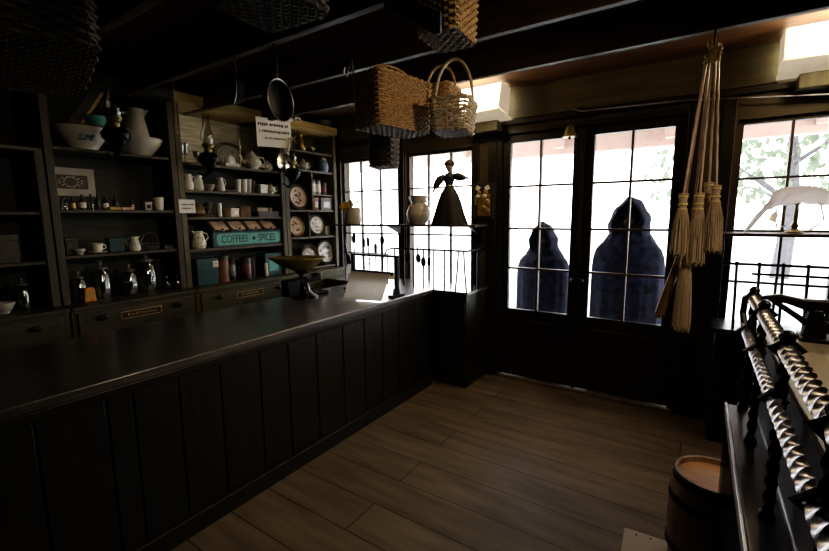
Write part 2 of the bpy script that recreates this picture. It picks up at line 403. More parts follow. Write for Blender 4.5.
tree(1.9, 15, 6.2, 3.0, 'pale leafy tree outside the window with the bonnet', 3)
tree(9.5, 24, 7.0, 3.4, 'distant leafy tree outside, farthest to the side of the bonnet window', 5)

# cloaked people -----------------------------------------------------------
def person(name_label, x, y, h, wid, seed, hoodtilt=0.):
    rnd = random.Random(seed)
    root = thing('person', name_label, 'person', (x, y, -.02))
    s = h/1.72
    # body: skin modifier
    V = []; E = []; Rr = []
    def v(p, rr, par=None):
        V.append(Vector(p)*s); Rr.append(rr*s)
        if par is not None: E.append((par, len(V)-1))
        return len(V)-1
    pel = v((0, 0, .92), .13)
    wa = v((0, .01, 1.08), .12, pel); ch = v((0, .01, 1.28), .14, wa); ne0 = v((0, .01, 1.42), .075, ch)
    ne = v((0, 0, 1.49), .052, ne0); jaw = v((0, -.02, 1.545), .068, ne); hd = v((0, -.005, 1.62), .088, jaw); top = v((0, .005, 1.69), .062, hd)
    v((0, -.10, 1.60), .014, hd)
    for sd in (-1, 1):
        hp = v((sd*.1, 0, .86), .1, pel); kn = v((sd*.11, -.02, .48), .06, hp); an = v((sd*.115, .01, .09), .042, kn)
        v((sd*.12, -.13, .035), .032, an)
        sh = v((sd*.17, .01, 1.38), .062, ch); el = v((sd*.21, .03, 1.10), .044, sh); wr = v((sd*.17, -.03, .88), .03, el)
        pa = v((sd*.165, -.045, .82), .034, wr)
        for k in range(4):
            f1 = v((sd*(.15+.011*k), -.06, .765), .0095, pa); v((sd*(.148+.011*k), -.06, .725+.004*abs(k-1.5)), .008, f1)
        t1 = v((sd*.135, -.06, .82), .011, pa); v((sd*.125, -.075, .785), .009, t1)
    me = bpy.data.meshes.new('body'); me.from_pydata(V, E, []); b = bpy.data.objects.new('body', me); C.objects.link(b); b.parent = root
    b.modifiers.new('skin', 'SKIN')
    for i, sv in enumerate(me.skin_vertices[0].data):
        sv.radius = (Rr[i], Rr[i]); sv.use_root = (i == 0)
    ss = b.modifiers.new('sub', 'SUBSURF'); ss.levels = 2; ss.render_levels = 2
    me.materials.append(M['skin'])
    for sd in (-1, 1):
        MB().ball((sd*.032*s, -.082*s, 1.63*s), .013*s).build('eye', 'ink', root)
    MB().ball((0, -.088*s, 1.555*s), .02*s, sc=(1.2, .35, .35)).build('mouth', 'red', root)
    MB().ball((0, .025*s, 1.645*s), .102*s, 16, 10, (.95, 1, 1.02)).build('hair', 'hair', root)
    # cloak
    w = wid/2
    prof = [(1.04, .06), (1.04, .35), (1.04, .7), (1.05, 1.0), (1.05, 1.14), (1.02, 1.24), (.94, 1.32), (.8, 1.375), (.6, 1.42), (.38, 1.47)]
    n = 72; ph = [rnd.uniform(0, 6) for _ in range(4)]
    P = []
    for (q, z) in prof:
        row = []
        for j in range(n+1):
            a = 2*PI*j/n-PI/2
            k = max(0, (1.35-z)/1.3)
            fo = 1+k*(.055*math.sin(11*a+ph[0])+.035*math.sin(19*a+ph[1])+.02*math.sin(31*a+ph[2]))
            row.append(Vector((q*w*math.cos(a)*fo, q*max(.2, w*.62)*math.sin(a)*fo, z*s)))
        P.append(row)
    ck = MB().grid(P).build('cloak', 'cloak', root, ang=80)
    sl = ck.modifiers.new('thick', 'SOLIDIFY'); sl.thickness = .012
    # hood
    P = []
    K = 12; J = 28
    for k in range(K+1):
        t = k/K
        yy = (-.185+.37*t)*s
        wd = (.135+.055*math.sin(PI*min(1, t*1.1)))*s*(1 if t < .7 else math.sqrt(max(0.02, 1-((t-.7)/.32)**2)))
        hh = (.20+.06*math.sin(PI*t*.9))*s*(1 if t < .7 else math.sqrt(max(0.02, 1-((t-.7)/.32)**2)))
        row = []
        for j in range(J+1):
            a = (j/J*2-1)*rad(118)
            peak = 1+.26*max(0, math.cos(a))**6*(1-t*.5)
            wr = 1+.035*math.sin(9*a+ph[3]+t*4)
            row.append(Vector((wd*math.sin(a)*1.02*wr+hoodtilt*max(0, math.cos(a))*s, yy, (1.565-.03*t)*s+hh*math.cos(a)*peak*.95*wr)))
        P.append(row)
    hdm = MB().grid(P).build('hood', 'cloak', root, ang=80)
    sl = hdm.modifiers.new('thick', 'SOLIDIFY'); sl.thickness = .012
    # drape from hood to shoulders
    P = []
    for (q, z, qy) in ((.155, 1.56, .16), (.18, 1.48, .175), (.215, 1.42, .185), (.25, 1.36, .17)):
        P.append([Vector((q*w/.31*math.cos(a)*(1+.03*math.sin(13*a)), (qy*math.sin(a)+.02)*s*(1+.03*math.sin(13*a)), z*s)) for a in [2*PI*j/48-PI/2 for j in range(49)]])
    cp_ = MB().grid(P).build('cape_collar', 'cloak', root, ang=80)
    sl = cp_.modifiers.new('thick', 'SOLIDIFY'); sl.thickness = .012
    return root
person('taller person in a long dark blue hooded cloak outside the right door leaf', -.55, 4.5, 1.62, .60, 1, .012)
person('smaller person in a dark blue hooded cloak outside the left door leaf', -1.42, 4.72, 1.40, .55, 2, -.01)

# ------------------------------------------------------------------ counter
ct = thing('shop_counter', 'long dark wooden shop counter with vertical board front', 'counter', (0, 0, 0))
y0, y1 = -1.2, 3.24
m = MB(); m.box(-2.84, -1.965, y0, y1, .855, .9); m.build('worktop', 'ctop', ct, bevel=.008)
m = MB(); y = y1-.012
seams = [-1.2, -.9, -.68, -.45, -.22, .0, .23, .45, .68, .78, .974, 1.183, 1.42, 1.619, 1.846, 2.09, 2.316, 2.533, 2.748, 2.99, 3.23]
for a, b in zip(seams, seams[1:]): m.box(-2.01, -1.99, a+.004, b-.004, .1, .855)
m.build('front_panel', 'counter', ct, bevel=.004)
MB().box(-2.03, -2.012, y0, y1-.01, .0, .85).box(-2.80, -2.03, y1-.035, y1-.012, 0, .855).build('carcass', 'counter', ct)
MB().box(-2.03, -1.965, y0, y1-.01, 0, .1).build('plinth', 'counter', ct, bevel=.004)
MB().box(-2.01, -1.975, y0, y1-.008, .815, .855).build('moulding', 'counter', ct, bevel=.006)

# window ledge box with iron railing
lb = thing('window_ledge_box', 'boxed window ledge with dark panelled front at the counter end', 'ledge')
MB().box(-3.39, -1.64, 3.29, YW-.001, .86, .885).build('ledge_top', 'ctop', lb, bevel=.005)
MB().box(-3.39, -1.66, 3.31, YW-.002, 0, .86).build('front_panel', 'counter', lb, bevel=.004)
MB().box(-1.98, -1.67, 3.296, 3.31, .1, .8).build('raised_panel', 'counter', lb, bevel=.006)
rl = thing('iron_railing', 'black iron spindle railing round the ledge beside the counter', 'railing', (0, 0, .885))
rt = .362
m = MB(); m.tube([(-2.46, 3.3, rt), (-1.655, 3.3, rt), (-1.655, 3.74, rt)], .009)
m.tube([(-2.46, 3.3, rt), (-2.52, 3.3, rt-.02), (-2.57, 3.3, rt-.1), (-2.59, 3.3, rt-.2), (-2.59, 3.3, 0)], .008)
m.build('top_rail', 'iron', rl)
for i in range(8):
    x = -2.43+i*.1107; lean = .0 if i < 6 else (-.03 if i == 6 else .03)
    x = min(x, -1.655)
    MB().tube([(x, 3.3, 0), (x-lean*.6, 3.3, rt*.5), (x-lean, 3.3, rt)], .0085, 6).ball((x-lean, 3.3, rt), .011, 8, 6).build('spindle', 'iron', rl)
for i in range(3):
    yy = 3.41+i*.11
    MB().tube([(-1.655, yy, 0), (-1.655, yy, rt)], .008, 6).build('spindle', 'iron', rl)
MB().box(-2.35, -1.7, 3.68, 3.72, 0, .012).build('ledge_strip', 'red', rl) if False else None

# shelf over the windows
ws = thing('window_shelf', 'thin dark shelf running across the two windows under the doll', 'shelf')
MB().box(-3.53, -1.66, 3.47, YW-.005, 1.45, 1.47).build('shelf_board', 'frame', ws, bevel=.003)
for x in (-1.735, -2.655):
    MB().prism([(3.5, 1.45), (3.75, 1.45), (3.75, 1.29), (3.72, 1.29), (3.70, 1.37), (3.6, 1.41)], x-.01, x+.01, 'x').build('shelf_bracket', 'iron', ws)

# ------------------------------------------------------------------ hutch / shelf units
XF, XB = -3.54, -3.875
def cabinet(name, label, y0, y1, ztop, shelves, drawers, back='back', cornice=True, deck=True):
    t = thing(name, label, 'shelf unit')
    dim = y0 < 1.5; hz = 'hutch_dark' if dim else 'hutch'; hy = 'hutch_shaded_y' if dim else 'hutch_y'; back = 'back_shaded' if dim else back; dw = 'hutch_shaded_y' if dim else 'drawer'  # left units take the copies with shade in their colour
    for yy in (y0, y1-.045):
        MB().box(XB, XF, yy, yy+.045, .97, ztop).build('side_panel', hz, t, bevel=.003)
    MB().box(XB, XB+.015, y0+.045, y1-.045, .97, ztop).build('back_panel', back, t)
    for z in shelves:
        MB().box(XB+.015, XF-.015, y0+.045, y1-.045, z-.022, z).build('shelf', hy, t, bevel=.002)
    MB().box(XB, XF+.15, y0, y1, .945, .97).build('ledge', hy, t, bevel=.004)
    MB().box(XB, XF+.12, y0, y1, 0, .945).build('base_cabinet', hz, t, bevel=.004)
    if cornice:
        MB().prism([(XB, ztop), (XF, ztop), (XF+.03, ztop+.02), (XF+.03, ztop+.085), (XB, ztop+.085)], y0, y1).build('cornice', 'cornice' if y0 > 1.5 else hy, t)
    k = len(drawers)
    for (a, b, lab) in drawers:
        d = MB().box(XF+.12, XF+.14, a, b, .73, .925).build('drawer', dw, t, bevel=.005)
        for py_ in (a+(b-a)*.17, a+(b-a)*.83):
            MB().lathe([(.0, 0), (.03, .0), (.034, .014), (.02, .024), (0, .026)], (XF+.14, py_, .875), 12, .6, 1, rot=(0, PI/2, 0)).build('drawer_pull', 'iron', d)
        if lab:
            c = (a+b)/2
            lp = MB().box(XF+.14, XF+.143, c-.14, c+.14, .835, .89).build('label_frame', 'gold', d)
            MB().box(XF+.143, XF+.145, c-.132, c+.132, .842, .883).build('label_plate', 'ink', d)
            g = MB(); rnd = random.Random(int(a*100)); yy = c-.095
            while yy < c+.09:
                w = rnd.uniform(.008, .018); g.box(XF+.145, XF+.1465, yy, yy+w*.6, .855, .855+rnd.uniform(.012, .019)); yy += w+.004
            g.build('label_lettering', 'gold', d)
    return t
left_sh = [2.03, 1.615, 1.303]
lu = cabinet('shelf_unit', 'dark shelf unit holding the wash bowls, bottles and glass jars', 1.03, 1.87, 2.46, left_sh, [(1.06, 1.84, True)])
mu = cabinet('crockery_hutch', 'tall olive hutch holding the teapots and the teal coffee bin', 1.875, 2.945, 2.46, [2.01, 1.785, 1.56, 1.287], [(1.91, 2.84, True)], 'back')
ru = cabinet('plate_rack', 'narrow wooden rack of standing plates beside the window', 2.95, 3.70, 2.46, [2.255, 2.055, 1.63, 1.34, 1.0], [], 'back')
MB().box(XB+.015, XF-.015, 3.325, 3.34, 1.63, 2.033).build('divider', 'hutch', ru)
MB().box(XB+.015, XF-.02, 3.34, 3.655, 1.785, 1.80).build('shelf', 'hutch_y', ru)
MB().box(XB+.015, XF-.015, 3.265, 3.28, 1.34, 1.608).build('divider', 'hutch', ru)
cb = MB().box(XB+.016, XB+.02, 1.92, 2.9, 2.012, 2.455).build('cream_backing', 'back_cream', mu, label='cream backing with lamp light in its colour')
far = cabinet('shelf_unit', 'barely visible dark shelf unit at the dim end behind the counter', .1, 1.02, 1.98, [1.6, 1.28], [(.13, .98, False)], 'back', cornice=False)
MB().box(XB, XF, .1, 1.02, 1.98, 2.0).build('top_board', 'hutch_y', far)

# ------------------------------------------------------------------ crockery helpers
XS = -3.66   # where shelf goods stand
def bowl(name, label, y, z, rr, h, mat='ceramic', x=XS, cat='bowl', printed=False):
    t = thing(name, label, cat, (x, y, z))
    MB().lathe([(0, 0), (rr*.5, 0), (rr*.5, .012), (rr*.62, h*.25), (rr*.9, h*.72), (rr, h), (rr*.985, h+.004), (rr*.96, h-.002), (rr*.86, h*.72), (rr*.55, h*.2), (0, h*.12)], (0, 0, 0), 36).build('bowl_body', mat, t)
    MB().lathe([(rr*.985, h-.006), (rr*1.012, h), (rr*.99, h+.006), (rr*.965, h)], (0, 0, 0), 36, caps=False).build('rim', mat if not printed else 'red', t)
    if printed:
        g = MB(); rnd = random.Random(4)
        for k in range(16):
            a = rnd.uniform(-.45, .3)-.15; zz = h*rnd.uniform(.38, .62)
            q = rr*(.62+.28*(zz/h-.25)/.47)+.002
            g.ball((q*math.cos(a), q*math.sin(a), zz), rnd.uniform(.007, .013), 8, 5, (.35, 1.3, .6))
        g.build('flower_print', 'blueprint', t)
    return t
def pitcher(name, label, y, z, rr, h, mat='ceramic', rz=PI/2, x=XS, group=None):
    t = thing(name, label, 'pitcher', (x, y, z), rz, group)
    MB().lathe([(0, 0), (rr*.8, 0), (rr*.95, h*.1), (rr, h*.3), (rr*.75, h*.68), (rr*.6, h*.85), (rr*.66, h), (rr*.6, h), (rr*.54, h*.85), (0, h*.8)], (0, 0, 0), 24).build('pitcher_body', mat, t)
    MB().tube([(-rr*.58, 0, h*.9), (-rr*1.25, 0, h*.85), (-rr*1.45, 0, h*.6), (-rr*.9, 0, h*.35)], rr*.1, 8).build('handle', mat, t)
    MB().prism([(rr*.45, h*.98), (rr*1.05, h*1.04), (rr*.55, h*.8)], -rr*.2, rr*.2).build('spout', mat, t, bevel=.003)
    return t
def teapot(name, label, y, z, rr, mat='ceramic_pat', rz=0, x=XS):
    h = rr*1.5
    t = thing(name, label, 'teapot', (x, y, z), rz)
    MB().lathe([(0, 0), (rr*.6, 0), (rr*.62, .01), (rr*.95, h*.3), (rr, h*.5), (rr*.8, h*.82), (rr*.5, h*.95), (0, h*.96)], (0, 0, 0), 28).build('pot_body', mat, t)
    MB().lathe([(rr*.52, h*.94), (rr*.42, h*1.08), (rr*.12, h*1.2), (rr*.16, h*1.3), (0, h*1.38)], (0, 0, 0), 20).build('lid', mat, t)
    MB().tube([(0, rr*.75, h*.85), (0, rr*1.45, h*.95), (0, rr*1.7, h*.6), (0, rr*1.35, h*.25), (0, rr*.85, h*.25)], rr*.1, 8).build('handle', mat, t)
    MB().tube([(0, -rr*.8, h*.35), (0, -rr*1.25, h*.55), (0, -rr*1.6, h*.95)], [rr*.25, rr*.16, rr*.1], 10).build('spout', mat, t)
    return t
def cup(name, label, y, z, rr, h, mat='ceramic', handle=True, x=XS, group=None, cat='cup', rz=0.):
    t = thing(name, label, cat, (x, y, z), rz, group)
    MB().lathe([(0, 0), (rr*.7, 0), (rr*.72, .006), (rr*.85, h*.4), (rr, h), (rr*.93, h), (rr*.75, h*.3), (0, h*.12)], (0, 0, 0), 20).build('cup_body', mat, t)
    if handle: MB().tube([(0, rr*.9, h*.8), (0, rr*1.5, h*.75), (0, rr*1.5, h*.4), (0, rr*.8, h*.25)], rr*.1, 6).build('handle', mat, t)
    return t
def tin(name, label, y, z, rr, h, mat, band=None, x=XS, cat='tin'):
    t = thing(name, label, cat, (x, y, z))
    MB().lathe([(0, 0), (rr, 0), (rr, h*.9), (0, h*.9)], (0, 0, 0), 22).build('tin_body', mat, t, bevel=.002)
    MB().lathe([(rr*1.03, h*.86), (rr*1.03, h), (rr*.9, h*1.01), (0, h*1.01)], (0, 0, 0), 22).build('lid', 'darktin' if mat != 'ceramic' else 'ceramic', t)
    if band: MB().lathe([(rr*1.008, h*.2), (rr*1.012, h*.22), (rr*1.012, h*.7), (rr*1.008, h*.72)], (0, 0, 0), 22, caps=False).build('paper_label', band, t)
    return t
def carton(name, label, y, z, dx, dy, h, mat, lab=None, rz=0, x=XS, cat='box'):
    t = thing(name, label, cat, (x, y, z), rz)
    MB().box(-dx/2, dx/2, -dy/2, dy/2, 0, h*.8).build('box_body', mat, t, bevel=.003)
    MB().box(-dx/2-.003, dx/2+.003, -dy/2-.003, dy/2+.003, h*.78, h).build('lid', mat, t, bevel=.003)
    if lab: MB().box(dx/2+.0031, dx/2+.0045, -dy*.28, dy*.28, h*.2, h*.65).build('paper_label', lab, t)
    return t
def bottle(name, label, y, z, rr, h, mat, x=XS, cap='darktin', lab=None, group=None):
    t = thing(name, label, 'bottle', (x, y, z), 0, group)
    MB().lathe([(0, 0), (rr, 0), (rr, h*.55), (rr*.85, h*.64), (rr*.38, h*.74), (rr*.36, h*.9), (0, h*.9)], (0, 0, 0), 16).build('bottle_body', mat, t)
    MB().lathe([(rr*.45, h*.88), (rr*.48, h), (0, h)], (0, 0, 0), 12).build('stopper', cap, t)
    if lab: MB().lathe([(rr*1.02, h*.12), (rr*1.03, h*.14), (rr*1.03, h*.46), (rr*1.02, h*.48)], (0, 0, 0), 16, caps=False).build('paper_label', lab, t)
    return t
def jar(name, label, y, z, rr, h, x=XS, fill=None):
    t = thing(name, label, 'jar', (x, y, z))
    MB().lathe([(0, 0), (rr, 0), (rr*1.02, h*.1), (rr, h*.62), (rr*.7, h*.74), (rr*.66, h*.78), (rr*.6, h*.78), (rr*.93, h*.6), (rr*.93, .01), (0, .01)], (0, 0, 0), 24).build('jar_body', 'jar', t)
    MB().lathe([(rr*.74, h*.78), (rr*.76, h*.82), (rr*.3, h*.86), (rr*.2, h*.9), (rr*.3, h*.95), (rr*.22, h), (0, h*1.0)], (0, 0, 0), 20).build('lid', 'graytin', t)
    if fill: MB().lathe([(0, .012), (rr*.88, .012), (rr*.88, h*.42), (0, h*.45)], (0, 0, 0), 20).build('contents', fill, t)
    return t
def plate(name, label, y, z, rr, mat, rimmat, emb=None, x=-3.60, lean=.16):
    """plate standing on edge facing the room (+x)"""
    t = thing(name, label, 'plate', (x, y, z))
    R = (0, PI/2-lean, 0); c = (-math.sin(lean)*rr, 0, math.cos(lean)*rr+.001)
    MB().lathe([(0, .004), (rr*.66, .004), (rr*.7, .008), (rr*.96, .022), (rr, .02), (rr*.7, .0), (0, -.004)], c, 40, rot=R).build('plate_well', mat, t)
    MB().lathe([(rr*.8, .0165), (rr*.98, .0255), (rr*.995, .023), (rr*.98, .019)], c, 40, rot=R, caps=False).build('rim', rimmat, t)
    if emb:
        g = MB(); rnd = random.Random(int(y*1000))
        for k in range(14):
            a = rnd.uniform(0, 2*PI); q = rr*.55*math.sqrt(rnd.random())
            v = Euler(R).to_matrix() @ Vector((q*math.cos(a), q*math.sin(a), .006)) + Vector(c)
            g.ball(v, rr*rnd.uniform(.06, .14), 8, 5, (.12, 1, .8))
        g.build('plate_motif', emb, t)
    return t

# left unit, top deck
bowl('wash_bowl', 'large white wash bowl with a small flower print on the shelf top', 1.29, 2.031, .165, .155, 'ceramic', printed=True)
bowl('wash_basin', 'plain white wash basin holding the white pitcher', 1.655, 2.031, .172, .125, 'ceramic', x=-3.68)
pitcher('ewer', 'tall white ewer standing in the plain white basin', 1.655, 2.05, .093, .335, 'ceramic', rz=PI/2, x=-3.68)
t = thing('wooden_box', 'long dark wooden box leaning in the flowered wash bowl', 'box', (-3.66, 1.235, 2.19))
MB().box(-.03, .03, -.04, .04, -.02, .33, (rad(-32), 0, 0), (0, 0, 0)).build('box_body', 'darktin', t, bevel=.004)
MB().box(.0305, .034, .022, .04, .0, .32, (rad(-32), 0, 0), (0, 0, 0)).build('bright_edge', 'gold', t)  # bright strip along one edge of the dark box
bowl('glass_dish', 'teal glass dish resting inside the flowered wash bowl', 1.365, 2.19, .075, .075, 'teal_sign', x=-3.63)
t = thing('cut_glass_jar', 'round pale cut glass jar behind the teal dish', 'jar', (-3.73, 1.375, 2.15))
MB().lathe([(0, 0), (.045, 0), (.06, .07), (.055, .14), (.04, .165), (0, .168)], n=16).build('jar_body', 'jar', t)
MB().lathe([(.042, .166), (.03, .19), (.012, .2), (.015, .215), (0, .22)], n=14).build('lid', 'jar', t)

# left unit shelf 1.615
t = thing('framed_picture', 'small framed dark print with pale border standing behind the bottles', 'picture', (-3.855, 1.25, 1.72))
MB().box(-.002, .012, -.15, .15, 0, .2).build('mat_board', 'ceramic_grey', t)
MB().box(.012, .015, -.105, .105, .05, .15).build('print', 'darktin', t)
g = MB()
for a in range(24):
    th = a/24*2*PI; g.ball((.016, .07*math.cos(th)*(1 if a % 2 else .6), .1+.035*math.sin(th)), .008, 6, 4, (.2, 1.2, .6))
g.build('print_motif', 'ceramic_grey', t)
bl = [(1.127, .02, .09, 'jar', None), (1.173, .018, .09, 'darktin', 'gold'), (1.231, .02, .105, 'darktin', 'paper'), (1.283, .018, .11, 'jar', None), (1.325, .018, .115, 'darktin', None), (1.371, .02, .10, 'darktin', 'paper'), (1.436, .02, .11, 'darktin', None), (1.545, .018, .08, 'darktin', 'gold')]
bn = ['clear little bottle at the post end of the row below the framed print', 'dark little bottle with gold label, second in the row below the framed print', 'dark little bottle with white label below the framed print centre', 'clear taller bottle between two dark bottles below the framed print', 'plain dark bottle right beside the clear taller bottle', 'dark bottle with white label after the plain dark bottle', 'tall plain dark bottle past the edge of the framed print', 'short gold-labelled bottle standing alone past the bottle row']
for (yy, rr, h, mt, lb_), nm in zip(bl, bn): bottle('small_bottle', nm, yy, 1.616, rr, h, mt, lab=lb_, group='little bottles below the framed print', x=-3.62)
carton('soap_box', 'small flat yellow box lying beside the little bottles', 1.41, 1.616, .05, .07, .022, 'gold', x=-3.585)
carton('soap_box', 'small flat tan box lying past the bottle row', 1.495, 1.616, .05, .08, .02, 'cream_lid', x=-3.59)
cup('tumbler', 'white cup without handle at the end of the bottle shelf', 1.735, 1.616, .038, .1, 'ceramic', False, x=-3.60)
carton('small_carton', 'little square white carton beside the white cup', 1.645, 1.616, .05, .05, .062, 'ceramic_grey', 'ink', x=-3.60)
# shelf 1.303
carton('dark_box', 'black box at the post end of the shelf above the jars', 1.14, 1.304, .1, .07, .12, 'darktin')
bowl('small_bowl', 'small pale bowl in front of the black box', 1.17, 1.304, .035, .035, 'ceramic_grey', x=-3.585)
cup('tea_cup', 'white teacup on a saucer above the jars', 1.285, 1.316, .035, .06, 'ceramic', x=-3.6)
MB_s = MB().lathe([(0, 0), (.03, 0), (.06, .012), (.058, .014), (.03, .004), (0, .004)], n=24).build('saucer', 'ceramic', None, (-3.6, 1.285, 1.304)); tag(MB_s, 'white saucer beneath the teacup above the jars', 'saucer')
carton('tea_tin', 'square dark green tin in the middle of the shelf above the jars', 1.42, 1.304, .08, .1, .105, 'teal')
pitcher('cream_jug', 'white spotted cream jug above the tallest jar', 1.53, 1.304, .04, .11, 'ceramic_pat', rz=.9, x=-3.6)
t = thing('wire_basket', 'small dark wire basket with arched handle above the tallest jar', 'basket', (-3.64, 1.66, 1.304))
g = MB()
for z_, q in ((.004, .055), (.025, .06), (.05, .066)): g.tube([(q*math.cos(a*PI/10), q*math.sin(a*PI/10), z_) for a in range(20)], .003, 5, True)
for a in range(10): g.tube([(.055*math.cos(a*PI/5), .055*math.sin(a*PI/5), .004), (.066*math.cos(a*PI/5), .066*math.sin(a*PI/5), .05)], .0025, 5)
g.build('basket_body', 'graytin', t)
MB().tube([(0, .066*math.cos(a*PI/10), .05+.085*math.sin(a*PI/10)) for a in range(11)], .004, 6).build('handle', 'graytin', t)
carton('flat_tin', 'flat dark tin at the hutch end of the shelf above the jars', 1.775, 1.304, .08, .07, .03, 'darktin', x=-3.62)
# bottom ledge jars
ZL = .971
jar('glass_jar', 'small glass jar with tin lid behind the orange packet', 1.165, ZL, .05, .21, x=-3.66)
t = thing('orange_packet', 'bright orange paper packet in front of the jars', 'packet', (-3.57, 1.195, ZL))
MB().prism([(-.035, 0), (.035, 0), (.03, .085), (.02, .1), (-.02, .1), (-.03, .085)], -.012, .012, 'x').build('packet_body', 'orange', t, bevel=.003)
MB().box(.0125, .0135, -.02, .02, .03, .06).build('paper_label', 'gold', t)
jar('glass_jar', 'wide glass jar with tin lid next to the orange packet', 1.305, ZL, .062, .275, x=-3.66)
jar('glass_jar', 'narrow glass jar half full of dark goods between two wider jars', 1.485, ZL, .055, .23, x=-3.64, fill='darktin')
jar('glass_jar', 'tallest glass jar on the lower ledge near the hutch', 1.61, ZL, .072, .315, x=-3.64)
bottle('glass_cruet', 'short clear cruet at the jar end of the cruet pair', 1.74, ZL, .03, .11, 'jar', cap='shiny', group='cruets by the hutch post', x=-3.60)
bottle('glass_cruet', 'short clear cruet right against the hutch post', 1.825, ZL, .03, .105, 'jar', cap='shiny', group='cruets by the hutch post', x=-3.60)
jar('glass_jar', 'dim glass jar in the dark unit nearest the jar shelves', .86, ZL, .05, .2)
jar('glass_jar', 'dim wide jar in the dark unit farther into the gloom', .62, ZL, .07, .24)
bowl('small_bowl', 'dim white bowl on the ledge of the dark shelf unit', .74, ZL, .06, .06, 'ceramic_grey', x=-3.58)
carton('dark_box', 'dim brown crate on the upper shelf of the dark unit', .7, 1.281, .2, .3, .18, 'darktin')

# middle hutch top shelf 2.01
Z1 = 2.011
for k, (yy, xx, rr, h) in enumerate(((1.965, -3.64, .03, .15), (2.03, -3.7, .035, .17), (2.085, -3.62, .03, .1))):
    t = thing('cut_glass_goblet', ['cut glass goblet nearest the hutch post on the top shelf', 'taller cut glass goblet at the back of the goblet trio', 'short cut glass goblet beside the hanging lamp'][k], 'goblet', (xx, yy, Z1), 0, 'cut glass goblets on the hutch')
    MB().lathe([(0, 0), (rr, 0), (rr*.9, .006), (rr*.2, .012), (rr*.18, h*.4), (rr*.7, h*.5), (rr, h), (rr*.93, h), (rr*.6, h*.52), (0, h*.45)], n=14).build('goblet_bowl', 'jar', t)
    MB().lathe([(rr, h), (rr*1.04, h+.002), (rr*1.0, h+.005), (rr*.95, h+.002)], n=14, caps=False).build('rim', 'shiny', t)
bowl('glass_bowl', 'patterned white bowl beneath the goblets', 2.12, Z1, .055, .055, 'ceramic_pat', x=-3.59)
t = thing('butter_dish', 'white covered butter dish in front of the oval platter', 'dish', (-3.62, 2.40, Z1))
MB().box(-.045, .045, -.075, .075, 0, .035).build('dish_base', 'ceramic', t, bevel=.008)
MB().lathe([(.06, .035), (.058, .07), (.04, .095), (.01, .1), (.012, .115), (0, .12)], n=20, sx=.6, sy=.95).build('lid', 'ceramic', t)
t = thing('oval_platter', 'large oval platter with dark patterned rim standing behind the teapot', 'platter', (-3.80, 2.51, Z1))
MB().lathe([(0, .003), (.7, .003), (.96, .02), (1, .018), (.7, -.002), (0, -.004)], (-.03, 0, .132), 44, .131, .17, rot=(0, rad(78), 0)).build('platter_well', 'ceramic_grey', t) if False else None
def oval(rx, ry, prof, n=44, tilt=rad(12)):
    mb = MB(); vs = []; fs = []
    for (q, d) in prof:
        for j in range(n):
            a = 2*PI*j/n; yy = ry*q*math.cos(a); zz = rx*q*math.sin(a)
            vs.append((d-math.sin(tilt)*(zz+rx), yy, math.cos(tilt)*(zz+rx)))
    for i in range(len(prof)-1):
        for j in range(n): fs.append((i*n+j, i*n+(j+1) % n, (i+1)*n+(j+1) % n, (i+1)*n+j))
    return mb.add(vs, fs)
oval(.13, .17, [(.001, .004), (.7, .004), (.98, .022), (1, .02), (.7, -.001), (.001, -.004)]).build('platter_well', 'ceramic_pat', t, loc=(.03, 0, 0))
oval(.13, .17, [(.78, .011), (.985, .0255), (1.005, .021), (.99, .018)]).build('rim', 'ceramic_brown', t, loc=(.03, 0, 0))
t = thing('candlestick', 'slender dark candlestick between butter dish and teapot', 'candlestick', (-3.6, 2.49, Z1))
MB().lathe([(0, 0), (.032, 0), (.03, .008), (.01, .02), (.008, .06), (.014, .08), (.008, .1), (.008, .16), (.016, .175), (.018, .2), (0, .2)], n=14).build('stick_base', 'brass_dark', t)
MB().lathe([(.01, .2), (.01, .26), (0, .262)], n=10).build('candle', 'ceramic_grey', t)
teapot('teapot', 'large patterned teapot with a tall looped handle on the top shelf', 2.62, Z1, .085, x=-3.6)
teapot('teapot', 'small patterned creamer-sized teapot beside the large teapot', 2.795, Z1, .05, x=-3.6)
bottle('tall_bottle', 'tall dark bottle at the end of the teapot shelf', 2.875, Z1, .025, .25, 'darktin', x=-3.66)
# shelf 1.785
Z2 = 1.786
pitcher('milk_jug', 'white milk jug at the post end of the cup shelf', 1.985, Z2, .042, .13, 'ceramic', rz=-PI/2, x=-3.6)
pitcher('milk_jug', 'white milk jug second from the post on the cup shelf', 2.085, Z2, .042, .128, 'ceramic', rz=PI/2, x=-3.62)
bowl('sugar_bowl', 'pale sugar bowl under the hanging lamp', 2.175, Z2, .04, .05, 'ceramic_grey', x=-3.6)
pitcher('milk_jug', 'slim white jug just past the hanging lamp on the cup shelf', 2.27, Z2, .036, .12, 'ceramic', rz=-PI/2, x=-3.59)
MB_s = MB().lathe([(0, 0), (.04, 0), (.075, .014), (.073, .016), (.04, .004), (0, .004)], n=24).build('saucer', 'ceramic_grey', None, (-3.62, 2.365, Z2)); tag(MB_s, 'pale saucer between the slim jug and the white beakers', 'saucer')
cup('beaker', 'white beaker first of three past the saucer', 2.452, Z2, .03, .118, 'ceramic', False, x=-3.6, group='beakers on the cup shelf')
cup('beaker', 'white beaker in the middle of three past the saucer', 2.51, Z2, .028, .12, 'ceramic', False, x=-3.59, group='beakers on the cup shelf')
cup('beaker', 'greyer beaker last of three past the saucer', 2.575, Z2, .034, .128, 'ceramic_grey', False, x=-3.62, group='beakers on the cup shelf')
tin('dark_tin', 'dark round tin between beakers and tea set', 2.645, Z2, .036, .115, 'darktin')
carton('patterned_box', 'white patterned tea caddy at the rack end of the cup shelf', 2.715, Z2, .07, .085, .085, 'ceramic_pat', x=-3.6)
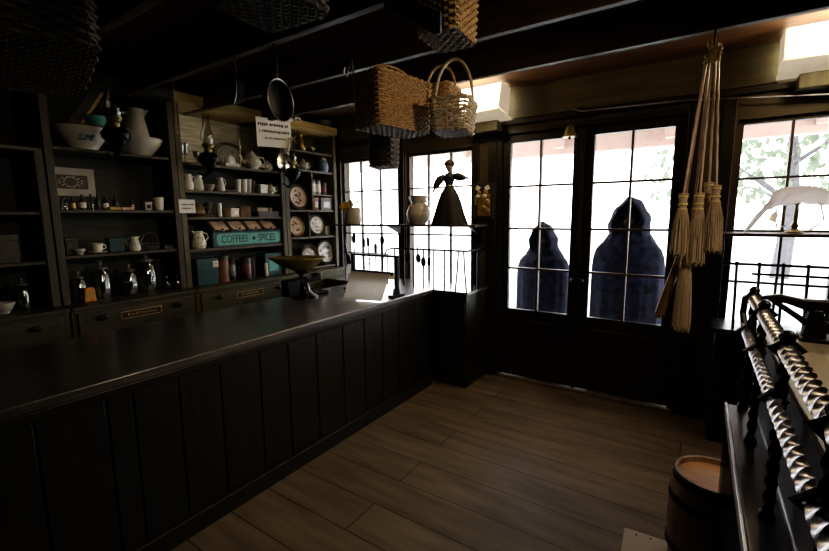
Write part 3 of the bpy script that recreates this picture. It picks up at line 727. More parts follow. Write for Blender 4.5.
teapot('teapot', 'squat white teapot at the rack end of the cup shelf', 2.80, Z2, .05, 'ceramic_pat', x=-3.58)
# shelf 1.56
Z3 = 1.561
teapot('brown_teapot', 'round brown glazed pot next to the little paper notice', 2.06, Z3, .062, 'ceramic_brown', x=-3.62)
MB_s = MB().lathe([(0, 0), (.03, 0), (.055, .01), (.053, .012), (.03, .004), (0, .004)], n=24).build('saucer', 'ceramic_grey', None, (-3.572, 2.125, Z3)); tag(MB_s, 'pale saucer in front of the round brown pot', 'saucer')
tin('dark_tin', 'dark round tin behind the bright white tube', 2.19, Z3, .034, .125, 'darktin', x=-3.68)
tin('white_tube', 'bright white upright tube above the coffee bin', 2.235, Z3, .018, .118, 'ceramic', x=-3.575)
carton('small_carton', 'tan carton tilted above the coffee bin beside the white tube', 2.37, Z3, .08, .1, .078, 'cream_lid', 'paper', .25, x=-3.6)
carton('small_carton', 'brown carton above the middle of the coffee bin', 2.51, Z3, .08, .1, .095, 'ceramic_brown', None, -.2, x=-3.62)
t = thing('serving_tray', 'dark tray with pale tins lying above the coffee bin end', 'tray', (-3.66, 2.755, Z3))
MB().box(-.09, .09, -.12, .12, 0, .012).box(-.09, -.08, -.12, .12, .012, .05).box(.08, .09, -.12, .12, .012, .05).box(-.08, .08, -.12, -.11, .012, .05).box(-.08, .08, .11, .12, .012, .05).build('tray_body', 'darktin', t)
carton('small_carton', 'pale long carton lying in the dark tray', 2.73, Z3+.0125, .06, .12, .075, 'ceramic_grey')
tin('small_tin', 'small pale tin lying at the tray end near the rack', 2.84, Z3+.0125, .022, .085, 'ceramic_grey')
# shelf 1.287 : jug + coffee bin
Z4 = 1.288
pitcher('stoneware_jug', 'brown and white stoneware jug beside the teal coffee bin', 2.045, Z4, .062, .15, 'ceramic_pat', rz=-PI/2, x=-3.62)
cbn = thing('coffee_bin', 'teal coffee and spice bin with four tan lids and painted sign', 'bin', (-3.84, 2.15, Z4))
Lb = .74
MB().prism([(0, 0), (.27, 0), (.27, .135), (.14, .23), (0, .23)], 0, Lb).build('bin_body', 'teal', cbn, bevel=.004)
for k in range(4):
    a = .04+k*.175
    b = a+.135
    tl = math.atan2(.095, .13)
    lid = MB()
    def pt(uu, off): return (.27-.13*uu+off*math.sin(tl), .135+.095*uu+off*math.cos(tl))
    poly = [(a, .22), (a+.05, .14), (a+.0675, .1), (a+.085, .14), (b, .22), (b, .95), (a, .95)]
    P0 = [(pt(uu, .002)[0], yy, pt(uu, .002)[1]) for yy, uu in poly]; P1 = [(pt(uu, .009)[0], yy, pt(uu, .009)[1]) for yy, uu in poly]
    n_ = len(poly); lid.add(P0+P1, [tuple(range(n_)), tuple(range(2*n_-1, n_-1, -1))]+[(i, (i+1) % n_, n_+(i+1) % n_, n_+i) for i in range(n_)])
    lo = lid.build('bin_lid', 'cream_lid', cbn)
    MB().ball((pt(.17, .012)[0], a+.0675, pt(.17, .012)[1]), .011, 8, 6).build('lid_knob', 'ink', lo)
for k in range(5):
    a = .018+k*.175
    MB().tube([(.272, a, .14), (.142, a, .234)], .006, 6).build('lid_divider', 'graytin', cbn)
sp_ = MB()
def rrect(y0, y1, z0, z1, rr_, n=6):
    out = []
    for (cy_, cz_, a0) in ((y1-rr_, z1-rr_, 0), (y0+rr_, z1-rr_, PI/2), (y0+rr_, z0+rr_, PI), (y1-rr_, z0+rr_, 1.5*PI)):
        for i in range(n+1): out.append((cy_+rr_*math.cos(a0+i*PI/2/n), cz_+rr_*math.sin(a0+i*PI/2/n)))
    return out
sg = MB().prism(rrect(.035, Lb-.02, .018, .12, .03), .2702, .273, 'x').build('sign_panel', 'teal_sign', cbn)
text('COFFEES', .098, 'ink', sg, 'sign_lettering', (.274, .215, .068), (PI/2, 0, PI/2), .0006, .72)
text('SPICES', .098, 'ink', sg, 'sign_lettering', (.274, .565, .068), (PI/2, 0, PI/2), .0006, .72)
MB().prism([(.395, .068), (.415, .088), (.435, .068), (.415, .048)], .2735, .2745, 'x').build('sign_diamond', 'ink', sg)
# ledge below
carton('tea_tin', 'dark teal tin case with small white tag by the hutch post', 2.07, ZL, .14, .19, .23, 'teal', 'teal', x=-3.62)
MB_t = MB().box(0, .002, -.025, .025, 0, .055).build('price_tag', 'paper', None, (-3.543, 2.14, ZL+.15)); tag(MB_t, 'small white tag stuck on the dark teal tin case', 'tag')
for k in range(3): MB().box(.002, .0028, -.017, .017-.008*(k == 2), .012+.014*k, .017+.014*k).build('lettering_line', 'ink', MB_t)
tin('canister', 'large brown-red canister first past the teal tin case', 2.245, ZL, .058, .235, 'red', 'ceramic_brown', x=-3.62)
tin('canister', 'slim dark canister between the two red canisters', 2.345, ZL, .033, .205, 'darktin', 'graytin', x=-3.62)
tin('canister', 'red canister with darker base, second of the red ones', 2.475, ZL, .052, .2, 'darktin', 'red', x=-3.60)
tin('canister', 'slim black canister behind the bright white bottle', 2.59, ZL, .04, .205, 'darktin', x=-3.66)
tin('white_tube', 'bright white upright tube on the ledge near the scale', 2.69, ZL, .018, .13, 'ceramic', x=-3.575)
carton('tea_tin', 'teal tin box with pale label behind the scale pan', 2.785, ZL, .13, .2, .225, 'teal', 'teal_sign', x=-3.64)

# right rack
pitcher('brass_jug', 'pair-topped yellowish jug on the top of the plate rack', 3.25, 2.256, .06, .17, 'brass', x=-3.62)
bowl('small_bowl', 'yellow bowl beside the jug at the top of the plate rack', 3.40, 2.256, .06, .05, 'brass', x=-3.64)
teapot('teapot', 'rounded white teapot on the upper rack beside the reflector lamp', 3.27, 2.056, .062, 'ceramic_grey', x=-3.62)
t = thing('blue_jar', 'pale blue lidded jar on the upper rack near the window', 'jar', (-3.62, 3.57, 2.056))
MB().lathe([(0, 0), (.05, 0), (.062, .05), (.055, .11), (.04, .125), (0, .125)], n=20).build('jar_body', 'blueprint', t)
MB().lathe([(.043, .125), (.035, .15), (.01, .16), (.012, .175), (0, .178)], n=16).build('lid', 'ceramic_grey', t)
plate('tin_plate', 'largest brown plate with dark rim and red emblem, top of the rack', 3.175, 1.631, .135, 'cream_lid', 'ink', 'red')
plate('plate', 'tan plate with dark rim on the middle rack shelf', 3.125, 1.341, .11, 'cream_lid', 'ceramic_brown', 'ceramic_brown')
plate('plate', 'white plate with purple-grey print on the middle rack shelf', 3.425, 1.341, .12, 'ceramic', 'ink', 'blueprint')
plate('plate', 'brown plate on the lowest rack shelf behind the scale pan', 3.30, 1.001, .125, 'ceramic_brown', 'ink', 'cream_lid')
plate('plate', 'blue and white landscape plate on the lowest rack shelf', 3.555, 1.001, .145, 'ceramic', 'ink', 'blueprint')
tin('small_tin', 'pale grey tin at the divider in the top rack compartment', 3.39, 1.801, .034, .16, 'graytin', 'paper', x=-3.62)
tin('small_tin', 'pale grey tin in the middle of the top rack compartment', 3.47, 1.801, .034, .162, 'graytin', 'paper', x=-3.62)
tin('small_tin', 'darker tin at the window side of the top rack compartment', 3.56, 1.801, .038, .135, 'darktin', 'red', x=-3.62)
carton('small_carton', 'red upright carton below the pale grey tins', 3.40, 1.631, .09, .075, .135, 'red', 'paper', x=-3.62)
carton('small_carton', 'dark wide carton below the darker tin', 3.55, 1.631, .1, .17, .14, 'darktin', 'graytin', x=-3.62)
carton('small_carton', 'plain grey carton beside the white plate near the window', 3.61, 1.341, .08, .08, .125, 'ceramic_grey', x=-3.66)

# little notice on the hutch post, paper sign hung from the cornice
def notice(name, label, loc, w, h, lines, rot):
    t = thing(name, label, 'sign', loc); t.rotation_euler = rot
    MB().box(0, .002, -w/2, w/2, -h, 0).build('sheet', 'paper', t)
    rnd = random.Random(9)
    for (zz, x0, x1, hh) in lines:
        g = MB(); yy = x0*w-w/2
        while yy < x1*w-w/2:
            ww = rnd.uniform(.35, .9)*hh; g.box(.002, .0026, yy, yy+ww, -zz*h-hh*rnd.uniform(.7, 1.), -zz*h); yy += ww+hh*rnd.choice((.22, .22, .25, .7))
        g.build('lettering', 'ink', t)
    return t
notice('shelf_notice', 'small white paper notice with two printed lines on the hutch post', (XF+.003, 1.925, 1.703), .135, .11, [(.32, .15, .85, .014), (.6, .18, .84, .014)], (0, 0, 0))
pn = notice('paper_sign', 'large white paper sign with three printed lines hanging from the cornice', (-3.42, 2.75, 2.475), .4, .26, [(.18, .05, .95, .028), (.42, .08, .9, .026), (.66, .22, .82, .02)], (rad(4), rad(4), 0))
g = MB()
for yy in (-.15, .15): g.tube([(.001, yy, -.004), (-.02, yy, .06)], .0015, 5)
g.build('string', 'cord', pn)
t = MB()
P = []
for i in range(7):
    P.append([(-.05+.1*i/6+random.uniform(-.012, .012), -.13+.26*j/9, random.uniform(-.018, .018)+.02*math.sin(j)) for j in range(10)])
t = t.grid(P).build('crumpled_tissue', 'pinkpaper', None, (-3.40, 2.90, 2.50)); t.modifiers.new('thick', 'SOLIDIFY').thickness = .003
tag(t, 'crumpled pinkish tissue paper on top of the white paper sign', 'paper')

# oil lamps on brackets
def oil_lamp(label, y, z, sc, reflector=False, x=-3.40):
    t = thing('oil_lamp', label, 'lamp', (x, y, z))
    b = MB(); xx = XF-x
    b.tube([(xx, 0, -.05), (xx*.5, 0, -.09), (0, 0, -.03)], .009, 8)
    b.lathe([(0, -.075), (.018, -.065), (.012, -.045), (.03, -.03), (.055, .0), (.06, .02), (.055, .022), (.03, -.012), (0, -.012)], n=18)
    for k in range(8):
        a = k*PI/4; b.tube([(.058*math.cos(a), .058*math.sin(a), .01), (.075*math.cos(a), .075*math.sin(a), .045), (.066*math.cos(a), .066*math.sin(a), .07)], .004, 5)
    b.build('wall_bracket', 'iron_gloss', t)
    MB().lathe([(0, 0), (.045, 0), (.075, .025), (.082, .055), (.06, .085), (.025, .098), (0, .098)], n=24).build('oil_font', 'iron_gloss', t)
    MB().lathe([(.026, .097), (.03, .115), (.022, .12), (.042, .135), (.046, .15), (.03, .165), (.0, .165)], n=16).build('burner', 'brass_dark', t)
    MB().tube([(.03, 0, .14), (.07, 0, .14)], .003, 5).build('wick_knob', 'brass', t)
    ch = MB().lathe([(.036, .15), (.04, .17), (.05, .2), (.046, .235), (.032, .28), (.026, .34), (.026, .385), (.0245, .385), (.0245, .34), (.03, .28), (.044, .235), (.048, .2), (.034, .155)], n=20, caps=False).build('glass_chimney', 'lampglass', t)
    if reflector:
        rf = MB().lathe([(0, .012), (.05, .008), (.095, .0), (.1, -.006), (.095, -.008), (.05, 0), (0, .004)], (-.075, -.02, .15), 32, rot=(0, PI/2, 0)).build('reflector', 'mirror', t)
    t.scale = (sc,)*3
    return t
oil_lamp('black oil lamp with clear chimney in front of the wash bowls', 1.395, 2.07, 1.12)
oil_lamp('oil lamp with clear chimney in front of the cream hutch back', 2.06, 1.985, 1.05)
oil_lamp('oil lamp with round tin reflector between hutch and plate rack', 2.93, 1.94, 1.0, True)

# basket or bowl on the cornice by the window
t = bowl('colander', 'dark grey tin colander on the plate rack top near the window', 3.60, 2.546, .1, .07, 'graytin', x=-3.62)
t = thing('hanging_string', 'thin string hanging down beside the white ewer', 'string', (-3.42, 1.83, 2.66)); MB().tube([(0, 0, 0), (.005, 0, -.2), (0, .002, -.45)], .0022, 5).build('strand', 'cord', t); MB().ball((0, .002, -.455), .008, 8, 6).build('knot', 'cord', t)

# ------------------------------------------------------------------ things on the window shelf
ZS = 1.471
t = thing('flower_vase', 'white vase with yellow flowers at the rack end of the window shelf', 'vase', (-3.31, 3.6, ZS))
MB().lathe([(0, 0), (.04, 0), (.05, .05), (.035, .11), (.04, .14), (.034, .14), (.028, .11), (0, .02)], n=18).build('vase_body', 'ceramic', t)
g = MB(); st = MB()
for k in range(9):
    a = k*2.4; q = .02+.006*k; p = (q*math.cos(a)*1.1, q*math.sin(a)*.6, .2+.018*math.sin(k*1.7))
    st.tube([(0, 0, .1), p], .0025, 5)
    for j in range(6):
        b = j*PI/3; g.ball((p[0]+.018*math.cos(b), p[1]-.01, p[2]+.018*math.sin(b)), .018, 7, 5, (1, .5, 1))
g.build('flower_petals', 'yellow', t); st.build('flower_stems', 'leaf', t)
t = thing('utensil_crock', 'beige stoneware crock holding utensils beside the yellow flowers', 'crock', (-3.205, 3.6, ZS))
MB().lathe([(0, 0), (.07, 0), (.085, .02), (.085, .15), (.075, .17), (.08, .18), (.07, .18), (.066, .16), (.07, .02), (0, .012)], n=24).build('crock_body', 'ceramic_grey', t)
for k, (dx, dy) in enumerate(((.03, 0), (-.035, .02), (.0, -.03))):
    w_ = MB().tube([(dx*.6, dy*.6, .02), (dx*1.6, dy*1.5, .22)], .006, 6).ball((dx*1.8, dy*1.7, .245), .02, 8, 6, (.7, .5, 1.3)).build('wooden_spoon', 'frame', None, (-3.205, 3.6, ZS))
    tag(w_, ['wooden spoon leaning toward the windows centre in the beige crock', 'wooden spoon leaning toward the flowers in the beige crock', 'wooden spoon upright at the front of the beige crock'][k], 'spoon', 'spoons in the beige crock')
t = pitcher('slim_jug', 'slim white jug partly behind the round stoneware pot', -9, ZS, .05, .27, 'ceramic', rz=PI); t.location = (-2.46, 3.66, ZS)
t = thing('stoneware_pot', 'round beige two-handled pot on the shelf next to the doll', 'pot', (-2.335, 3.59, ZS)); t.scale = (1.08, 1.08, 1)
MB().lathe([(0, 0), (.062, 0), (.066, .01), (.095, .045), (.112, .09), (.112, .12), (.098, .165), (.074, .195), (.068, .205), (.074, .235), (.086, .28), (.079, .282), (.062, .21), (.06, .19), (0, .18)], n=36).build('pot_body', 'ceramic_grey', t)
for sd in (-1, 1): MB().tube([(sd*.074, 0, .225), (sd*.1, 0, .222), (sd*.108, 0, .195), (sd*.094, 0, .172)], .007, 8).build('handle', 'ceramic_grey', t)
# doll
d = thing('doll', 'dark doll in a long black dress standing with arms out', 'doll', (-1.985, 3.58, ZS), rad(12)); d.scale = (.96, .96, .95)
MB().lathe([(.185, 0), (.175, .03), (.152, .1), (.124, .2), (.088, .3), (.05, .36), (.036, .375), (0, .376)], n=48, sy=.72, fold=lambda a, z: (.05*math.sin(9*a)+.03*math.sin(17*a+1))*max(0, 1-z/.36)).build('skirt', 'doll_dress', d, ang=70)
bd = MB().lathe([(.034, .365), (.04, .4), (.055, .44), (.058, .47), (.04, .495), (.02, .505), (0, .506)], n=24, sy=.75).build('bodice', 'doll_dress', d)
MB().lathe([(.0355, .366), (.042, .376), (.0355, .388)], n=24, sy=.78, caps=False).build('belt', 'graytin', bd)
MB().tube([(0, 0, .5), (0, 0, .535)], .014, 10).build('neck', 'doll_skin', d)
MB().lathe([(0, .52), (.02, .525), (.034, .55), (.036, .572), (.03, .6), (0, .61)], n=18).build('head', 'doll_skin', d)
MB().ball((0, .006, .59), .05, 16, 8, (1, .95, .8)).lathe([(.028, .605), (.03, .622), (.012, .632), (0, .633)], (0, .005, 0), 14).build('hair', 'hair', d)
for sd in (-1, 1):
    if sd < 0: pts = [(-.045, 0, .475), (-.09, -.01, .445), (-.115, -.02, .41), (-.135, -.035, .36), (-.15, -.05, .325)]
    else: pts = [(.045, 0, .475), (.085, -.01, .465), (.12, -.02, .455), (.16, -.04, .45), (.19, -.055, .445)]
    MB().tube(pts[:4], [.024, .04, .036, .024], 10).build('sleeve', 'doll_dress', d)
    MB().tube(pts[3:]+[tuple(2*Vector(pts[4])*.5+(Vector(pts[4])-Vector(pts[3]))*.3)], [.014, .011, .014], 8).build('hand', 'doll_skin', d)

# picture plaque on the wall
t = thing('wall_plaque', 'small black-framed gilt relief hanging between window and door', 'picture', (-1.705, YW-.022, 1.52))
MB().box(-.115, .115, -.03, 0, 0, .33).build('frame', 'ink', t, bevel=.006)
g = MB(); g.box(-.04, .085, -.034, -.03, .03, .23); g.box(-.075, -.045, -.034, -.03, .13, .22); 
for (x, z, q) in ((-.03, .245, .022), (.035, .245, .026), (.0, .19, .03), (.05, .15, .035), (.02, .1, .03), (.06, .07, .025)): g.ball((x, -.034, z), q, 10, 6, (1, .25, 1))
g.build('gilt_relief', 'gold', t)
for (x, z) in ((-.035, .21), (.035, .212)): MB().ball((x, -.046, z), .022, 10, 6, (1, .3, .8)).build('highlight_blob', 'ceramic', t)  # pale blobs painting highlights on the gilt relief
for (x0, x1, a) in ((-.06, -.02, .5), (.03, .075, -.5)): MB().box(x0, x1, -.036, -.031, .265, .305, (0, a, 0)).build('highlight_strip', 'ceramic', t)  # pale pieces for highlights near the top of the frame

# hanging utensils --------------------------------------------------------
def utensil(name, label, x, z, kind, up, L=.2, tilt=0., y=3.285, group='utensils by the counter railing'):
    t = thing(name, label, 'utensil', (x, y, z), 0, group)
    s_ = 1 if up else -1
    MB().tube([(0, 0, 0), (0, 0, s_*(L*.62 if L < .3 else L-.1))], .0065, 7).build('handle', 'iron', t)
    b = MB(); zz = s_*(L*.8 if L < .3 else L-.06)
    Lo = L; k0 = 0
    if L >= .3: k0 = L-.19; L = .19
    off = Vector((0, 0, s_*k0))
    if kind == 'spoon': b.ball((0, 0, zz), .036, 12, 8, (.8, .3, 1.25))
    elif kind == 'ladle': b.lathe([(.0, -.03), (.024, -.02), (.036, .005), (.034, .006), (.02, -.015), (0, -.022)], (0, -.02, zz), 16, rot=(PI/2, 0, 0))
    elif kind == 'knife': b.prism([(-.016, s_*L*.5), (.016, s_*L*.5), (.02, s_*L*.88), (0, s_*L*1.02), (-.019, s_*L*.92)], -.002, .002)
    else: b.prism([(-.012, s_*L*.6), (.012, s_*L*.6), (.026, s_*L*.72), (.026, s_*L), (-.026, s_*L), (-.026, s_*L*.72)], -.002, .002)
    if k0 and kind != 'spoon': b.v = [(p[0], p[1], p[2]+s_*k0) for p in b.v]
    b.build('utensil_head', 'iron', t)
    t.rotation_euler = (0, tilt, 0)
    return t
# utensil rack standing on ledge: little rail at the rear of the counter end
ur = thing('utensil_rail', 'thin black rod holding upright utensils behind the paper cutter', 'rail', (0, 3.32, .885))
MB().tube([(-3.1, 0, .30), (-2.52, 0, .30)], .006).build('rod', 'iron', ur)
for x in (-3.09, -2.53): MB().tube([(x, 0, 0), (x, 0, .3)], .006).build('post', 'iron', ur)
utensil('spatula', 'wide black turner leaning at the rack end of the utensil row', -3.06, 1.32, 'turner', False, .26, -.22)
utensil('knife', 'black knife with its point up beside the wide turner', -2.950, 0.888, 'knife', True, 0.502, .05)
utensil('skimmer', 'broad black scraper second from the turner', -2.920, 0.888, 'turner', True, 0.472, -.03)
utensil('knife', 'short black knife upright over the paper roll', -2.800, 0.888, 'knife', True, 0.452, 0.)
utensil('knife', 'broad black knife leaning over the paper roll', -2.720, 0.888, 'knife', True, 0.462, -.06)
utensil('knife', 'thin short black knife nearest the upright spoon', -2.650, 0.888, 'knife', True, 0.402, 0.)
utensil('spoon', 'black spoon upright with bowl at the top above the paper roll', -2.5655, 0.888, 'spoon', True, 0.492, 0.)
utensil('spatula', 'narrow black scraper hanging on the railing by the window post', -2.24, 1.31, 'knife', False, .2, .15)
utensil('ladle', 'black ladle hanging on the railing beside the scraper', -2.16, 1.30, 'spoon', False, .17, -.1)
utensil('spoon', 'round black spoon hanging on the railing third from the scraper', -2.09, 1.255, 'spoon', False, .15, .0)
utensil('spoon', 'narrow black spoon hanging on the railing fourth from the scraper', -2.03, 1.25, 'knife', False, .15, .0)

# ------------------------------------------------------------------ paper cutter
pc = thing('paper_roll_cutter', 'black iron paper roll cutter with a curling sheet on the counter', 'paper cutter', (-2.3, 2.78, .9))
for x in (-.195, .275):
    bs = MB(); bs.box(x-.03, x+.03, -.09, .07, 0, .02); bs.box(x-.012, x+.012, -.018, .018, .018, .325)
    bs.prism([(x-.012, .018), (x+.012, .018), (x+.004, .07), (x-.004, .07)], -.05, .03)
    bs.build('end_frame', 'iron', pc, bevel=.003)
MB().box(-.215, .295, -.012, .012, .318, .338).build('top_bar', 'iron', pc, bevel=.003)
MB().box(-.182, .262, -.05, -.03, .175, .205).build('cutter_blade', 'iron_gloss', pc, bevel=.003)
MB().tube([(-.18, .0, .165), (.26, .0, .165)], .03, 20).build('paper_roll', 'kraft', pc)
P = []
A, B = Vector((-.178, -.052, .19)), Vector((.25, -.052, .19)); A2, B2 = Vector((-.02, -.33, .004)), Vector((.30, -.25, .004))
for i in range(20):
    t_ = i/19; q = t_**1.5; zf = .186*math.cos(t_*PI/2)**1.2+.004+.012*max(0, t_-.8)
    P.append([(A.lerp(B, j/10)*(1-q)+A2.lerp(B2, j/10)*q)*Vector((1, 1, 0)) if False else Vector(((A.lerp(B, j/10)*(1-q)+A2.lerp(B2, j/10)*q).x, (A.lerp(B, j/10)*(1-q)+A2.lerp(B2, j/10)*q).y, zf)) for j in range(11)])
sh = MB().grid(P).build('paper_sheet', 'kraft', pc, ang=80)
MB().tube([(.05, 0, .33), (-.02, .02, .30), (-.06, .03, .22), (-.07, .03, .16)], .004, 6).build('spring_arm', 'iron', pc)

# ------------------------------------------------------------------ scale
sc = thing('counter_scale', 'black iron counter scale with wide brass scoop pan', 'scale', (-2.66, 2.36, .9))
MB().lathe([(0, 0), (.1, 0), (.1, .012), (.075, .025), (.045, .05), (.035, .09), (.03, .13), (.04, .15), (.03, .17), (0, .17)], n=28, sx=1.0, sy=1.15).build('pedestal', 'iron_gloss', sc)
b = MB(); b.box(-.03, .03, -.16, .17, .12, .165); b.box(-.045, .045, -.2, -.08, .03, .16); b.lathe([(.0, .0), (.045, 0), (.05, .02), (.0, .022)], (0, .14, .165), 20)
b.build('beam_housing', 'iron', sc, bevel=.01)
MB().tube([(0, .05, .04), (.02, .14, .02), (.03, .24, .012)], [.03, .024, .012], 10, flat=.5).build('front_foot', 'iron_gloss', sc)
MB().lathe([(.0, .16), (.02, .16), (.018, .19), (.04, .2), (.05, .215), (0, .215)], (0, -.02, 0), 16).build('pan_support', 'iron', sc)
P = []
for i in range(13):
    q = i/12
    row = []
    for j in range(37):
        a = 2*PI*j/36; ex = 1+.32*max(0, -math.sin(a))**3
        row.append((q*.165*math.cos(a), -.02+q*.2*math.sin(a)*ex*1.0, .215+.115*q**1.7))
    P.append(row)
pn = MB().grid(P).build('scoop_pan', 'brass_dark', sc, ang=80); pn.modifiers.new('thick', 'SOLIDIFY').thickness = .004
pn.rotation_euler = (0, 0, rad(-58))
# small counter clutter
t = thing('penknife', 'small dark tool lying on the counter near the paper cutter', 'tool', (-2.62, 2.84, .9), .3)
MB().box(-.045, .0, -.01, .01, 0, .014).build('handle', 'iron', t, bevel=.004); MB().box(0, .05, -.007, .007, .002, .005).build('blade', 'shiny', t)

# ------------------------------------------------------------------ hanging baskets
def weave_loop(mb, pts_fn, rows, zf, N, amp, rr):
    for k in range(rows):
        t = (k+.5)/rows; base = pts_fn(t, N*2); out = []
        c = Vector((0, 0, 0))
        for i, (p, nrm) in enumerate(base):
            s_ = math.cos(PI*(i/2+k))
            out.append(Vector((p[0], p[1], zf(t)))+Vector((nrm[0], nrm[1], 0))*amp*s_)
        mb.tube(out, rr, 5, True, flat=1.25)
def rect_outline(a, b, rc, n):
    """points & normals along rounded rectangle half sizes a,b"""
    segs = []; per = []
    def add(p, nr): per.append((p, nr))
    L1 = 2*(a-rc); L2 = 2*(b-rc); Lc = PI/2*rc; tot = 2*L1+2*L2+4*Lc
    for i in range(n):
        d = tot*i/n
        if d < L2: add((a, -(b-rc)+d), (1, 0)); continue
        d -= L2
        if d < Lc: th = d/rc if rc else 0; add((a-rc+rc*math.cos(th), b-rc+rc*math.sin(th)), (math.cos(th), math.sin(th))); continue
        d -= Lc
        if d < L1: add((a-rc-d, b), (0, 1)); continue
        d -= L1
        if d < Lc: th = PI/2+d/rc; add((-a+rc+rc*math.cos(th), b-rc+rc*math.sin(th)), (math.cos(th), math.sin(th))); continue
        d -= Lc
        if d < L2: add((-a, b-rc-d), (-1, 0)); continue
        d -= L2
        if d < Lc: th = PI+d/rc; add((-a+rc+rc*math.cos(th), -b+rc+rc*math.sin(th)), (math.cos(th), math.sin(th))); continue
        d -= Lc
        if d < L1: add((-a+rc+d, -b), (0, -1)); continue
        d -= L1
        th = 1.5*PI+d/rc; add((a-rc+rc*math.cos(th), -b+rc+rc*math.sin(th)), (math.cos(th), math.sin(th)))
    return per
def basket(label, loc, rz, a, b, h, taper, mat, rc=.03, rows=14, N=36, handle=None, hmat=None, basemat='wicker_base', cat='basket', tilt=None, dens=1., rr=None, name='wicker_basket'):
    """base half sizes a,b ; top = *taper ; origin at base centre"""
    t = thing(name, label, cat, loc, rz)
    if tilt: t.rotation_euler = (tilt[0], tilt[1], rz)
    rr = rr or h/rows*.47
    fn = lambda tt, n: rect_outline(a*(1+(taper-1)*tt), b*(1+(taper-1)*tt), rc, n)
    mb = MB(); weave_loop(mb, fn, rows, lambda tt: h*tt, N, rr*.75, rr)
    lo = fn(0, N); hi = fn(1, N)
    for (p0, _), (p1, _) in zip(lo, hi): mb.tube([(p0[0], p0[1], 0), (p1[0], p1[1], h)], rr*.62, 5)
    mb.build('basket_wall', mat, t)
    rm = MB(); o = fn(1, N*2)
    rm.tube([Vector((p[0]+n_[0]*.002, p[1]+n_[1]*.002, h+.004*math.sin(i*PI/2))) for i, (p, n_) in enumerate(o)], rr*1.5, 7, True)
    rm.build('rim', mat, t)
    bs = MB(); w = .02*dens
    nx = max(3, int(2*a/w)); ny = max(3, int(2*b/w))
    for i in range(nx):
        x = -a+(i+.5)*2*a/nx
        pts = [(x, -b+2*b*j/(ny*2), .004*math.cos(PI*(j/2+i))) for j in range(ny*2+1)]
        q = a/nx*.62; P = [[(p[0]-q, p[1], p[2]) for p in pts], [(p[0]+q, p[1], p[2]) for p in pts]]; bs.grid(P)
    for j in range(ny):
        y = -b+(j+.5)*2*b/ny
        pts = [(-a+2*a*i/(nx*2), y, -.004*math.cos(PI*(i/2+j))) for i in range(nx*2+1)]
        q = b/ny*.62; P = [[(p[0], p[1]-q, p[2]) for p in pts], [(p[0], p[1]+q, p[2]) for p in pts]]; bs.grid(P)
    bs.build('basket_base', basemat, t)
    if handle:
        hh, ax, hr = handle
        q = (b if ax == 'y' else a)*taper
        pts = [((0, q*math.cos(PI*i/24), h*.75+(hh-h*.75)*math.sin(PI*i/24)**.8) if ax == 'y' else (q*math.cos(PI*i/24), 0, h*.75+(hh-h*.75)*math.sin(PI*i/24)**.8)) for i in range(25)]
        MB().tube(pts, hr, 8, flat=1.5).build('handle', hmat or mat, t)
    return t
def hook(label, x, y, z0, z1):
    t = thing('iron_hook', label, 'hook', (x, y, z0))
    MB().tube([(0, 0, z1-z0), (0, 0, .03), (.008, 0, .008), (.02, 0, 0), (.03, 0, .012)], .0035, 6).build('hook_wire', 'iron', t)
    MB().box(-.012, .012, -.012, .012, z1-z0-.003, z1-z0).build('plate', 'iron', t)
    return t
# big rectangular basket on the second beam
basket('large rectangular wicker basket with thin wire-like handle hanging from the second beam', (-1.465, 2.0, 2.02), rad(-9.6), .104, .19, .27, 1.06, 'wicker', .022, 21, 52, (.345, 'y', .0042), 'wicker', 'wicker_base')
basket('brown wicker basket with arched handle tucked behind the large rectangular basket', (-1.375, 2.37, 2.13), rad(10), .085, .1, .19, 1.12, 'wicker', .03, 14, 32, (.325, 'x', .008), 'wicker', 'wicker_base')
basket('smaller pale wicker basket with a tall hoop handle', (-1.16, 2.14, 2.0), rad(14), .09, .11, .16, 1.18, 'wicker_pale', .035, 9, 26, (.385, 'x', .008), 'wicker_pale', 'wicker_base', rr=.0062)
basket('small deep dark basket hanging low in front of the window', (-2.06, 2.68, 1.925), rad(20), .085, .095, .27, 1.12, 'wicker_dark', .03, 13, 26, None, None, 'wicker_dark')
basket('golden wicker basket hanging highest, nearest the ceiling', (-.88, 1.57, 2.235), rad(5), .08, .1, .21, 1.1, 'wicker', .022, 16, 36, None, None, 'wicker_base')
basket('dark basket with frayed rim hanging above the wash bowls', (-2.32, .60, 2.16), rad(-10), .24, .26, .25, 1.1, 'wicker_dark', .06, 12, 40, None, None, 'wicker_dark', tilt=(rad(5), rad(-12)))
basket('dark woven basket at the top edge, over the counter middle', (-1.24, 1.02, 2.235), rad(5), .14, .12, .21, 1.15, 'wicker_dark', .04, 11, 34, None, None, 'wicker_dark')
t = thing('sheen_strip', 'long strip standing in for the blue sheen on the highest golden basket side', 'panel', (-.91, 1.425, 2.30))
MB().prism([(-.17, .135), (.085, -.025), (.085, -.095), (.06, -.095), (-.17, .05)], -.006, .006).build('sheet', 'basket_sheen', t, bevel=.002)  # added strip for the bluish sheen on the basket's side
MB().tube([(-.1, 0, .08), (-.1, .09, .15)], .003, 5).build('hanger_wire', 'iron', t)
hook('iron hook holding the smaller pale basket', -1.16, 2.14, 2.385, 2.45)
t = thing('double_hook', 'bent iron double hook on the second beam left of the baskets', 'hook', (-1.87, 2.09, 2.44))
MB().tube([(-.03, 0, .03), (-.04, 0, -.01), (-.02, 0, -.03), (.02, 0, .05)], .0045, 6).tube([(.03, 0, .06), (.035, 0, .0), (.045, 0, -.03), (.05, 0, -.02)], .006, 6).build('hook_wire', 'graytin', t)
MB().box(-.04, .05, 0, .02, .03, .06).build('mount', 'iron', t)

